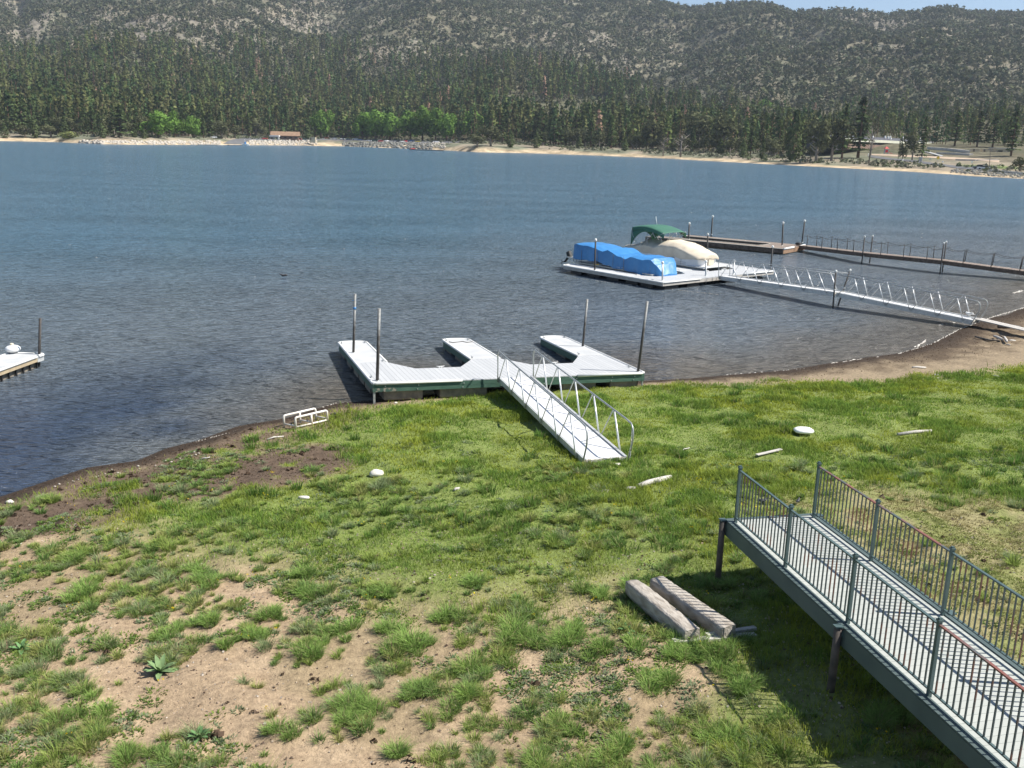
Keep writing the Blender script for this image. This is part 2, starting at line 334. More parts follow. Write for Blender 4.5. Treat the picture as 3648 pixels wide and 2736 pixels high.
# ------------------------------------------------------------------ near ground
def beach_w(x): return np.interp(x, [-60, -5, 2, 6, 9, 12, 20, 30, 60], [.9, .7, .4, .8, 1.7, 2.8, 5.0, 6.0, 8])
P_CEN = onground(1000, 1660); P_CEN2 = onground(640, 1720); P_CEN3 = onground(150, 1850)
def zones(x, y, sd):
    """cover of the ground: wet mud, peat litter, beach sand, dry lawn, lush grass, sandy foreground"""
    n1 = fbm(x * .45, y * .45, 4, 51); n2 = fbm(x * 1.7, y * 1.7, 4, 61)
    bw = beach_w(x)
    wet = 1 - sstep(.25, .9 + .18 * bw, sd + (n2 - .5) * .8)
    def blob(c, rx, ry, sh=0): return 1 - sstep(.55, 1.05, np.hypot((x - c[0] + sh * (y - c[1])) / rx, (y - c[1]) / ry) + (n1 - .5) * 1.0)
    peat = np.maximum(blob(P_CEN, 2.6, 1.9, .0), np.maximum(blob(P_CEN2, 2.6, 1.7, 0), blob(P_CEN3, 2.6, 1.5, -.6)))
    peat = peat * sstep(.42, .56, n2 + .12)
    left = 1 - sstep(-7, -3, x)
    peat = np.maximum(peat, left * (1 - sstep(1.0, 3.0, sd + (n1 - .5) * 2.6)) * .85 * sstep(.36, .52, n2 + .06))
    beach = (1 - sstep(-.6, .6, sd - bw + (n1 - .5) * 1.6))
    dry = sstep(5.2, 7.2, x + (n1 - .5) * 2.5 + np.clip(18 - y, 0, 4) * -.15) * (1 - sstep(20.5, 23.0, y + (n1 - .5) * 4)) * (1 - wet)
    lim = 15.4 + np.clip(-x, 0, 9) * .55 - np.clip(x - 2, 0, 3) * .9
    lush = sstep(-1.8, 1.6, y - lim + (n1 - .5) * 4.5) * (1 - dry) * (1 - beach) * (1 - peat) * (1 - wet)
    lush = np.maximum(lush, sstep(2.7, 3.5, x + (n1 - .5) * 1.2) * (1 - sstep(5.2, 6.0, x)) * (1 - sstep(15.6, 16.6, y)) * sstep(9.2, 10.4, y + (x - 3) * .9 + (n1 - .5) * 3) * .8)
    return wet, peat, beach, dry, lush, n1, n2
def axis(*segs):
    out = []
    for a, b, s in segs: out += list(np.arange(a, b - 1e-6, s))
    return np.array(out + [segs[-1][1]])
gx = axis((-260, -60, 25), (-60, -18, 4), (-18, 12, .14), (12, 36, .3), (36, 60, 4), (60, 320, 20)); gy = axis((-60, 4, 5), (4, 8, 1), (8, 36, .14), (36, 60, .3), (60, 100, 3), (100, 240, 20))
GX, GY = np.meshgrid(gx, gy); gxf, gyf = GX.ravel(), GY.ravel(); SD = shore_dist(gxf, gyf); GZ = near_z(gxf, gyf, SD)
nxg, nyg = len(gx), len(gy); ii = (np.arange(nyg - 1)[:, None] * nxg + np.arange(nxg - 1)[None, :]).ravel()
quads = np.stack([ii, ii + 1, ii + nxg + 1, ii + nxg], 1)
wet, peat, beach, dry, lush, n1, n2 = zones(gxf, gyf, SD)
def lerp(a, b, k): return a + (b - a) * k[:, None]
sand = np.array([.39, .287, .185]); col = np.tile(sand, (len(gxf), 1))
col = lerp(col, np.array([.46, .345, .225]), sstep(.52, .62, n2) * .8)
col = lerp(col, np.array([.235, .19, .105]), sstep(.44, .56, n1) * .45)
col = lerp(col, np.array([.30, .275, .13]), dry * .85); col = lerp(col, np.array([.20, .23, .07]), dry * sstep(.46, .60, n2) * .7)
col = lerp(col, np.array([.175, .23, .06]), lush * .92)
bc = lerp(np.tile(np.array([.30, .235, .155]), (len(gxf), 1)), np.array([.125, .092, .062]), (1 - sstep(.25, .75, SD / beach_w(gxf) + (n2 - .5) * .9)))
col = lerp(col, bc, beach * (SD > 0))
col = lerp(col, np.array([.125, .09, .065]), peat)
col = lerp(col, np.array([.052, .038, .028]), wet)
ground = mesh_np('ground', np.stack([gxf, gyf, GZ], 1), quads, None or M['grass'], col, smooth=True)
gm = bpy.data.materials.new('soil'); gm.use_nodes = True; nt = gm.node_tree; b = nt.nodes['Principled BSDF']; L = nt.links.new
at = nt.nodes.new('ShaderNodeAttribute'); at.attribute_name = 'Col'; tcn = nt.nodes.new('ShaderNodeTexCoord')
def nodenoise(nt, src, sc, det=5, rough=.6):
    n = nt.nodes.new('ShaderNodeTexNoise'); n.inputs['Scale'].default_value = sc; n.inputs['Detail'].default_value = det; n.inputs['Roughness'].default_value = rough; nt.links.new(src, n.inputs['Vector']); return n
na = nodenoise(nt, tcn.outputs['Object'], 9, 8, .7)
mr = nt.nodes.new('ShaderNodeMapRange'); mr.inputs[1].default_value = .3; mr.inputs[2].default_value = .7; mr.inputs[3].default_value = .62; mr.inputs[4].default_value = 1.32; L(na.outputs[0], mr.inputs[0])
hs = nt.nodes.new('ShaderNodeHueSaturation'); L(at.outputs['Color'], hs.inputs['Color']); L(mr.outputs[0], hs.inputs['Value']); L(hs.outputs[0], b.inputs['Base Color'])
b.inputs['Roughness'].default_value = .95; b.inputs['Specular IOR Level'].default_value = .15
nb = nodenoise(nt, tcn.outputs['Object'], 16, 8, .7); bp = nt.nodes.new('ShaderNodeBump'); bp.inputs['Strength'].default_value = .8; bp.inputs['Distance'].default_value = .05
L(nb.outputs[0], bp.inputs['Height']); L(bp.outputs[0], b.inputs['Normal'])
ground.data.materials[0] = gm; tag(ground, kind='structure')

# ------------------------------------------------------------------ water
wx = axis((-700, -60, 40), (-60, 45, .7), (45, 400, 30)); wy = axis((-40, 14, 6), (14, 75, .7), (75, 130, 4), (130, 860, 30))
WX, WY = np.meshgrid(wx, wy); wxf, wyf = WX.ravel(), WY.ravel(); wsd = -shore_dist(wxf, wyf)
nxw, nyw = len(wx), len(wy); ii = (np.arange(nyw - 1)[:, None] * nxw + np.arange(nxw - 1)[None, :]).ravel()
shal = (1 - sstep(.0, 9.0, wsd + (fbm(wxf * .2, wyf * .2, 3, 77) - .5) * 5)); shal = shal * (1 - .75 * (1 - sstep(-12, -6, wxf + (fbm(wxf * .4, wyf * .4, 3, 78) - .5) * 4)))
mid = 1 - sstep(10, 60, wsd)
wc = lerp(np.tile(np.array([.085, .165, .235]), (len(wxf), 1)), np.array([.135, .165, .195]), mid); wc = lerp(wc, np.array([.140, .125, .105]), shal)
wc = lerp(wc, np.array([.030, .052, .098]), (1 - sstep(3, 14, wsd)) * (1 - sstep(-13, -8.5, wxf + (fbm(wxf * .5, wyf * .5, 3, 79) - .5) * 6)) * .9)
water = mesh_np('water', np.stack([wxf, wyf, wxf * 0], 1), np.stack([ii, ii + 1, ii + nxw + 1, ii + nxw], 1), M['grass'], wc)
wm = bpy.data.materials.new('lake_water'); wm.use_nodes = True; nt = wm.node_tree; b = nt.nodes['Principled BSDF']; L = nt.links.new
at = nt.nodes.new('ShaderNodeAttribute'); at.attribute_name = 'Col'; L(at.outputs['Color'], b.inputs['Base Color'])
b.inputs['Roughness'].default_value = .16; b.inputs['IOR'].default_value = 1.33
tcn = nt.nodes.new('ShaderNodeTexCoord'); mp = nt.nodes.new('ShaderNodeMapping'); mp.inputs['Rotation'].default_value = (0, 0, R_(24)); mp.inputs['Scale'].default_value = (.7, 1.9, 1); L(tcn.outputs['Object'], mp.inputs[0])
w1 = nodenoise(nt, mp.outputs[0], .75, 3, .55); w2 = nodenoise(nt, mp.outputs[0], 2.6, 5, .55); w3 = nodenoise(nt, mp.outputs[0], .06, 4, .6)
b1 = nt.nodes.new('ShaderNodeBump'); b1.inputs['Distance'].default_value = 1.05; b1.inputs['Strength'].default_value = 1.0; L(w1.outputs[0], b1.inputs['Height'])
b2 = nt.nodes.new('ShaderNodeBump'); b2.inputs['Distance'].default_value = .50; b2.inputs['Strength'].default_value = 1.0; L(w2.outputs[0], b2.inputs['Height']); L(b1.outputs[0], b2.inputs['Normal']); L(b2.outputs[0], b.inputs['Normal'])
mrs = nt.nodes.new('ShaderNodeMapRange'); mrs.inputs[1].default_value = .38; mrs.inputs[2].default_value = .62; mrs.inputs[3].default_value = .72; mrs.inputs[4].default_value = 1.0; L(w3.outputs[0], mrs.inputs[0]); L(mrs.outputs[0], b2.inputs['Strength']); L(mrs.outputs[0], b1.inputs['Strength'])
water.data.materials[0] = wm; tag(water, kind='structure')

# ------------------------------------------------------------------ far shore and hills: one sheet
tt = np.linspace(-1.1, 1.1, 760); ss = axis((-60, 0, 10), (0, 60, 3), (60, 400, 8), (400, 2300, 12), (2300, 3200, 60))
TT, SS = np.meshgrid(tt, ss); TY = shoreY(TT) + SS; FX, FY = (TT * TY).ravel(), TY.ravel(); FZ = far_z(FX, FY)
nxf, nyf = len(tt), len(ss); ii = (np.arange(nyf - 1)[:, None] * nxf + np.arange(nxf - 1)[None, :]).ravel()
S_, T_ = SS.ravel(), TT.ravel()
fn1 = fbm(FX * .012, FY * .006, 4, 81); fn2 = fbm(FX * .05, FY * .03, 4, 91)
c = np.tile(np.array([.30, .255, .19]), (len(FX), 1)); c = lerp(c, np.array([.19, .195, .135]), sstep(.40, .58, fn2))
c = lerp(c, np.array([.23, .205, .165]), sstep(500, 900, S_) * sstep(.50, .64, fn1 * .6 + fn2 * .4))
c = lerp(c, np.array([.16, .15, .105]), sstep(500, 900, S_) * (1 - sstep(.46, .58, fn1 * .6 + fn2 * .4)) * .8)
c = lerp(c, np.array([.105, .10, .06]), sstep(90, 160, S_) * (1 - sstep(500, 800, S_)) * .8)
c = lerp(c, np.array([.52, .41, .27]), (1 - sstep(7, 16, S_ + (fn2 - .5) * 12)))
c = lerp(c, np.array([.13, .20, .05]), sstep(.445, .46, T_) * (1 - sstep(.50, .53, T_)) * sstep(46, 54, S_) * (1 - sstep(66, 84, S_)) * .8)
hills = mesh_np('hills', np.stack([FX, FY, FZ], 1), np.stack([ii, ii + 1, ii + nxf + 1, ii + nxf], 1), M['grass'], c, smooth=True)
hm = bpy.data.materials.new('hill_soil'); hm.use_nodes = True; nt = hm.node_tree; b = nt.nodes['Principled BSDF']; L = nt.links.new
at = nt.nodes.new('ShaderNodeAttribute'); at.attribute_name = 'Col'; tcn = nt.nodes.new('ShaderNodeTexCoord')
na = nodenoise(nt, tcn.outputs['Object'], .12, 8, .75); mr = nt.nodes.new('ShaderNodeMapRange'); mr.inputs[1].default_value = .35; mr.inputs[2].default_value = .65; mr.inputs[3].default_value = .45; mr.inputs[4].default_value = 1.35
L(na.outputs[0], mr.inputs[0]); hs = nt.nodes.new('ShaderNodeHueSaturation'); L(at.outputs['Color'], hs.inputs['Color']); L(mr.outputs[0], hs.inputs['Value']); L(hs.outputs[0], b.inputs['Base Color']); b.inputs['Roughness'].default_value = 1; b.inputs['Specular IOR Level'].default_value = .05
hills.data.materials[0] = hm; tag(hills, kind='structure')

def surf_strip(name, pts_l, pts_r, m, dz):
    """a sheet following the far ground between two polylines (world xy)"""
    pl, pr = np.array(pts_l, float), np.array(pts_r, float); n = len(pl); K = 5
    V = []; 
    for i in range(n):
        for j in range(K + 1):
            p = pl[i] + (pr[i] - pl[i]) * j / K; V.append((p[0], p[1], 0))
    V = np.array(V); V[:, 2] = np.maximum(far_z(V[:, 0], V[:, 1]), .02) + dz
    Q = np.array([(i * (K + 1) + j, i * (K + 1) + j + 1, (i + 1) * (K + 1) + j + 1, (i + 1) * (K + 1) + j) for i in range(n - 1) for j in range(K)])
    o = mesh_np(name, V, Q, m); tag(o, kind='structure'); return o
def dens(pl, n):
    pl = np.array(pl, float); k = np.linspace(0, len(pl) - 1, n); return np.stack([np.interp(k, range(len(pl)), pl[:, i]) for i in range(pl.shape[1])], 1)

# ------------------------------------------------------------------ foliage generator
def crown_quads(cx, cy, cz, h, r, K, shape, size, colr, rng, jit=.25):
    """N crowns, K leaf clumps each. shape: 'cone','round','col'. returns V,F,C"""
    N = len(cx); u = rng.random((N, K)); th = rng.random((N, K)) * 2 * math.pi
    lump = 1 + .28 * np.sin(3 * th + rng.random((N, 1)) * 6) * np.sin(u * 9 + rng.random((N, 1)) * 6)
    if shape == 'cone': prof = (1 - u) ** .75 * (.55 + .45 * np.minimum(u * 6, 1)) + .05; zz = u
    elif shape == 'round': zz = u; prof = np.sqrt(np.maximum(1 - (2 * u - 1) ** 2, 0)) * .95 + .08
    else: zz = u; prof = np.minimum(1, (1 - u) * 1.7 + .12) * np.minimum(1, .5 + u * 3)
    rho = np.sqrt(rng.random((N, K)) * .72 + .28)
    rr = r[:, None] * prof * lump * rho
    X = cx[:, None] + rr * np.cos(th); Y = cy[:, None] + rr * np.sin(th); Z = cz[:, None] + zz * h[:, None]
    up = {'cone': .35, 'round': (2 * u - 1) * 1.1, 'col': .3}[shape]
    nx = np.cos(th) + rng.normal(0, .28, (N, K)); ny = np.sin(th) + rng.normal(0, .28, (N, K)); nz_ = up + rng.normal(0, .28, (N, K))
    nn = np.stack([nx, ny, nz_], -1); nn /= np.linalg.norm(nn, axis=-1, keepdims=True)
    a = np.stack([-nn[..., 1], nn[..., 0], np.zeros_like(nx)], -1); a /= (np.linalg.norm(a, axis=-1, keepdims=True) + 1e-9); bb = np.cross(nn, a)
    s = (size[:, None] * (.6 + .8 * rng.random((N, K))))[..., None]
    P = np.stack([X, Y, Z], -1)
    c1, c2, c3, c4 = (.6 + .8 * rng.random((4, N, K)))[..., None]
    V = np.stack([P + a * s * c1, P + bb * s * c2 * .8, P - a * s * c3, P - bb * s * c4 * .8], 2).reshape(-1, 3)
    Fq = np.arange(len(V)).reshape(-1, 4)
    C = np.repeat((colr[:, None, :] * (1 + jit * (rng.random((N, K, 1)) * 2 - 1))).reshape(-1, 3), 4, axis=0)
    return V, Fq, np.clip(C, 0, 1)
def trunks(cx, cy, cz, h, r, colr, n=4):
    N = len(cx); a = np.arange(n) * 2 * math.pi / n
    ring = lambda z, k: np.stack([cx[:, None] + k[:, None] * np.cos(a), cy[:, None] + k[:, None] * np.sin(a), np.repeat(z[:, None], n, 1)], -1)
    V = np.concatenate([ring(cz - .5, r), ring(cz + h, r * .35)], 1).reshape(-1, 3)
    b = (np.arange(N) * 2 * n)[:, None, None]; k = np.arange(n)
    q = np.stack([k, (k + 1) % n, n + (k + 1) % n, n + k], 1)[None] + b
    return V, q.reshape(-1, 4), np.repeat(colr, 2 * n, 0)
def merge(parts):
    Vs, Fs, Cs, b = [], [], [], 0
    for V, Fq, C in parts: Vs.append(V); Fs.append(Fq + b); Cs.append(C); b += len(V)
    return np.concatenate(Vs), np.concatenate(Fs), np.concatenate(Cs)
def scatter_far(n, smin, smax, tmin=-.66, tmax=.66, rng=RNG):
    t = tmin + (tmax - tmin) * rng.random(n); Y0 = shoreY(t)
    s = smin + (smax - smin) * rng.random(n); y = Y0 + s
    keep = rng.random(n) < y / 2700.0; t, y, s = t[keep], y[keep], s[keep]
    return t * y, y, s, t
#@@PART3

# ------------------------------------------------------------------ far vegetation: the mass behind the trees one can tell apart
TREE_G = np.array([[.074, .104, .038], [.094, .116, .040], [.055, .088, .036], [.114, .122, .048], [.094, .096, .044]])
parts = []
BUILD_T = [(-.30, .02, 0, 112), (.33, .60, 0, 255)]   # clearings: car parks and the buildings
def clear_mask(x, y, s, t):
    k = np.ones(len(x), bool)
    for a, b, s0, s1 in BUILD_T: k &= ~((t > a) & (t < b) & (s > s0) & (s < s1))
    return k
# tall pines, about 12000
x, y, s, t = scatter_far(62000, 60, 760)
k = clear_mask(x, y, s, t) & (s > 70 + 40 * RNG.random(len(s))) & (fbm(x * .025, y * .02, 3, 101) > .42) & (RNG.random(len(x)) < (1.15 - s / 900) * .72) & (RNG.random(len(x)) < np.where(t > .12, 1 - sstep(330, 640, s), 1))
x, y, s, t = x[k], y[k], s[k], t[k]; z = far_z(x, y); n = len(x)
h = (12 + 17 * RNG.random(n)) * (1 - .30 * sstep(.05, .3, t)); r = h * (.15 + .08 * RNG.random(n)); ci = TREE_G[RNG.integers(0, 5, n)] * (.50 + .70 * RNG.random((n, 1)))
dead = RNG.random(n) < .012; ci[dead] = [.26, .17, .12]
parts.append(crown_quads(x, y, z + h * .12, h * .9, r, 74, 'cone', h * .046, ci, RNG, .14)); parts.append(trunks(x, y, z, h * .8, h * .016, np.tile([.16, .10, .07], (n, 1))))
V, Q, C = merge(parts); print('tall mass', n, len(Q))
wood = mesh_np('forest', V, Q, M['leaf'], C); tag(wood, 'dense dark green pine forest covering the lower slopes beyond the lake', 'forest', kind='stuff')
# scrub and small trees on the upper slopes
parts = []
x, y, s, t = scatter_far(215000, 430, 2250)
rockn = fbm(x * .012, y * .006, 4, 81) * .6 + fbm(x * .05, y * .03, 4, 91) * .4
k = (RNG.random(len(x)) < np.clip(.99 - .42 * sstep(.52, .68, rockn), .3, 1)) & (RNG.random(len(x)) < .25 + .75 * sstep(430, 650, s)) & (y < 2560)
x, y, s, t = x[k], y[k], s[k], t[k]; z = far_z(x, y); n = len(x)
h = 3.2 + 5.2 * RNG.random(n) ** 1.6 + 2.0 * (RNG.random(n) < .12); r = h * (.36 + .2 * RNG.random(n)); g = np.array([[.080, .092, .052], [.100, .104, .066], [.070, .086, .052], [.120, .114, .078], [.092, .098, .052]])
ci = g[RNG.integers(0, 5, n)] * (.75 + .5 * RNG.random((n, 1)))
parts.append(crown_quads(x, y, z - .4, h, r, 13, 'round', h * .22, ci, RNG, .15))
V, Q, C = merge(parts); print('scrub', n, len(Q))
scrub = mesh_np('hillside_scrub', V, Q, M['leaf'], C); tag(scrub, 'olive and grey green scrub dotted over the rocky upper hillside', 'scrub', kind='stuff')
# sagebrush flats along the far shore
x, y, s, t = scatter_far(26000, 14, 150); k = (t > .0) | (s > 24); k &= (fbm(x * .08, y * .08, 3, 111) > .45) & ~((t > .31) & (s > 60)) & ~((t > -.24) & (t < .03) & (s < 60))
x, y, s, t = x[k], y[k], s[k], t[k]; z = far_z(x, y); n = len(x); h = .7 + 1.0 * RNG.random(n); ci = np.array([[.17, .185, .12], [.13, .15, .08], [.20, .20, .145]])[RNG.integers(0, 3, n)]
V, Q, C = crown_quads(x, y, z - .1, h, h * .9, 9, 'round', h * .42, ci, RNG); print('sage', n)
sage = mesh_np('sagebrush', V, Q, M['leaf'], C); tag(sage, 'grey green sagebrush on the flat ground along the far beach', 'sagebrush', kind='stuff')

# ------------------------------------------------------------------ individual trees
def tree_mesh(kind, seed):
    """unit tree (height 1): crown mesh + trunk mesh"""
    rg = np.random.default_rng(seed); one = np.array([0.0])
    if kind == 'pine':
        # whorls of drooping boughs with gaps between them
        P = []; nw = 18
        for i in range(nw):
            f = i / (nw - 1); zc = .16 + .80 * f + rg.normal(0, .008); rad = (.165 * (1 - f) ** .8 + .012) * (.7 + .5 * rg.random())
            nb = 6 + rg.integers(0, 3)
            for j in range(nb):
                a = rg.random() * 6.283; L_ = rad * (.6 + .6 * rg.random())
                for q in range(4): P.append((L_ * (q + .6) / 4 * math.cos(a), L_ * (q + .6) / 4 * math.sin(a), zc - .10 * L_ * q / 4, a))
        P = np.array(P); n = len(P); nn = np.stack([np.cos(P[:, 3]) * .6 + rg.normal(0, .5, n), np.sin(P[:, 3]) * .6 + rg.normal(0, .5, n), .8 + rg.normal(0, .4, n)], 1); sz = .029 * (.7 + .7 * rg.random((n, 1)))
        nn /= np.linalg.norm(nn, axis=1, keepdims=True); a = np.cross(nn, [0, 0, 1.0]); a /= np.linalg.norm(a, axis=1, keepdims=True) + 1e-9; bb = np.cross(nn, a); c = P[:, :3]
        V = np.stack([c + a * sz, c + bb * sz * .8, c - a * sz * .9, c - bb * sz], 1).reshape(-1, 3); Q = np.arange(len(V)).reshape(-1, 4)
        C = np.repeat(np.array([[.072, .098, .040]]) * (.7 + .6 * rg.random((n, 1))), 4, 0)
    elif kind == 'juniper':
        V, Q, C = crown_quads(one, one, one + .03, one + .97, one + .24, 420, 'col', one + .040, np.array([[.085, .108, .046]]), rg, .4)
    elif kind == 'old_juniper':
        cs = [(rg.normal(0, .14), rg.normal(0, .14), .35 + .45 * rg.random()) for _ in range(12)]
        V, Q, C = merge([crown_quads(np.array([a]), np.array([b_]), np.array([c_ - .15]), one + .30, one + .17, 62, 'round', one + .036, np.array([[.098, .104, .054]]), rg, .4) for a, b_, c_ in cs])
    elif kind == 'cottonwood':
        cs = [(0, 0, .14, .78, .34)] + [(rg.normal(0, .19), rg.normal(0, .19), .10 + .46 * rg.random(), .32 + .14 * rg.random(), .21) for _ in range(14)]
        V, Q, C = merge([crown_quads(np.array([a]), np.array([b_]), np.array([c_]), np.array([hh]), np.array([r_]), 130, 'round', one + .034, np.array([[.125, .215, .045]]), rg, .25) for a, b_, c_, hh, r_ in cs])
    elif kind == 'bush':
        V, Q, C = crown_quads(one, one, one - .05, one + 1.0, one + 1.0, 260, 'round', one + .12, np.array([[.125, .14, .05]]), rg, .4)
    elif kind == 'bare':
        V, Q, C = crown_quads(one, one, one + .25, one + .72, one + .30, 150, 'round', one + .018, np.array([[.22, .19, .15]]), rg, .4)
    tmp = mesh_np('crown', V, Q, M['leaf'], C); cm = tmp.data; bpy.data.objects.remove(tmp)
    tb = MB(); th = {'pine': .97, 'juniper': .6, 'old_juniper': .62, 'cottonwood': .6, 'bush': .5, 'bare': .85}[kind]; r0 = {'pine': .016, 'juniper': .02, 'old_juniper': .035, 'cottonwood': .028, 'bush': .03, 'bare': .03}[kind]
    tb.tube([(0, 0, -.02), (rg.normal(0, .006), rg.normal(0, .006), th * .5), (0, 0, th)], [r0 * 1.25, r0 * .8, r0 * .2], 7)
    for i in range({'pine': 8, 'juniper': 3, 'old_juniper': 7, 'cottonwood': 8, 'bush': 4, 'bare': 12}[kind]):
        a = rg.random() * 6.283; z0 = th * (.25 + .6 * rg.random()); l = {'pine': .07, 'juniper': .1, 'old_juniper': .24, 'cottonwood': .3, 'bush': .6, 'bare': .3}[kind] * (.6 + .6 * rg.random())
        tb.tube([(0, 0, z0), (l * .5 * math.cos(a), l * .5 * math.sin(a), z0 + l * .25), (l * math.cos(a), l * math.sin(a), z0 + l * .6)], [r0 * .45, r0 * .3, r0 * .08], 5)
    tmp = tb.build('trunk', M['bark_grey'] if kind in ('bare', 'old_juniper') else M['bark']); tm = tmp.data; bpy.data.objects.remove(tmp)
    return cm, tm
TM = {k: [tree_mesh(k, 100 + 7 * i + len(k)) for i in range(n)] for k, n in [('pine', 6), ('juniper', 4), ('old_juniper', 4), ('cottonwood', 4), ('bush', 2), ('bare', 2)]}
NAMES = {'pine': ('pine_tree', 'tree'), 'juniper': ('juniper_tree', 'tree'), 'old_juniper': ('juniper_tree', 'tree'), 'cottonwood': ('cottonwood_tree', 'tree'), 'bush': ('willow_bush', 'bush'), 'bare': ('bare_tree', 'tree')}
TC = [0]
def place_tree(kind, p, h, label, group=None, wide=1.0, lean=(0, 0), var=None):
    cm, tm = TM[kind][(TC[0] if var is None else var) % len(TM[kind])]; TC[0] += 1
    nm, cat = NAMES[kind]; e = empty(nm, (p[0], p[1], p[2] - .2)); e.scale = (h * wide, h * wide, h); e.rotation_euler = (lean[1], lean[0], random.random() * 6.28 if lean == (0, 0) else 0)
    for n_, me in (('crown', cm), ('trunk', tm)):
        o = bpy.data.objects.new(n_, me); COL.objects.link(o); o.parent = e
    tag(e, label, cat, group); return e
def tree_px(kind, u, vtop, vbase, label, w=None, group=None, lean=(0, 0), smin=3, var=None):
    p = hit(u, vbase, smin); d = p[1] / FW[1]; h = (vbase - vtop) * p[1] / 3400 / 1.0
    base_w = {'pine': .34, 'juniper': .48, 'old_juniper': .62, 'cottonwood': .86, 'bush': 2.0, 'bare': .7}[kind]
    wide = 1.0 if w is None else (w * p[1] / 3400) / (h * base_w)
    return place_tree(kind, p, h, label, group, wide, lean, var)
# bright cottonwoods round the landing
cot = [(565, 402, 491, 90, 'broad bright green cottonwood, leftmost of the rounded trees behind the pale rock bank'),
       (624, 399, 489, 46, 'narrow bright green cottonwood touching the right side of the leftmost broad one'),
       (687, 420, 491, 50, 'small bright green cottonwood standing alone left of the boat launch'),
       (1144, 396, 494, 72, 'tall oval cottonwood just right of the brown roofed building'),
       (1229, 420, 492, 52, 'pale green cottonwood between the oval one and the long row of trees'),
       (1292, 408, 499, 66, 'cottonwood at the left end of the first clump above the dark rock bank'),
       (1338, 400, 499, 72, 'cottonwood in the middle of the first clump above the dark rock bank'),
       (1390, 404, 500, 80, 'cottonwood at the right end of the first clump, next to the gap in the row'),
       (1462, 402, 500, 70, 'cottonwood at the left end of the second clump, next to the gap in the row'),
       (1505, 386, 501, 84, 'tallest cottonwood, its pointed crown rising highest over the dark rock bank'),
       (1552, 394, 502, 80, 'broad cottonwood right of the tallest one, over the end of the rock bank'),
       (1590, 408, 503, 60, 'cottonwood at the right end of the second clump, beside the small beach'),
       (1682, 398, 492, 56, 'bright green cottonwood standing behind olive junipers right of the small beach'),
       (2722, 360, 392, 46, 'small bright green tree far up among the pines at right'),
       (2590, 404, 446, 20, 'slim yellow green tree half hidden among brown junipers')]
COTS = []
for i, (u, a, b_, w, lb) in enumerate(cot):
    q_ = hit(u, b_, 16); COTS.append((q_[0] / q_[1], w * .5 / 3400 + .002, q_[1]))
    tree_px('cottonwood', u, a - 8, b_, lb, w * 1.12, 'bright green cottonwoods on the far shore', var=i, smin=16)
tree_px('bush', 246, 468, 492, 'low rounded yellow green willow bush on the far left beach', 72)
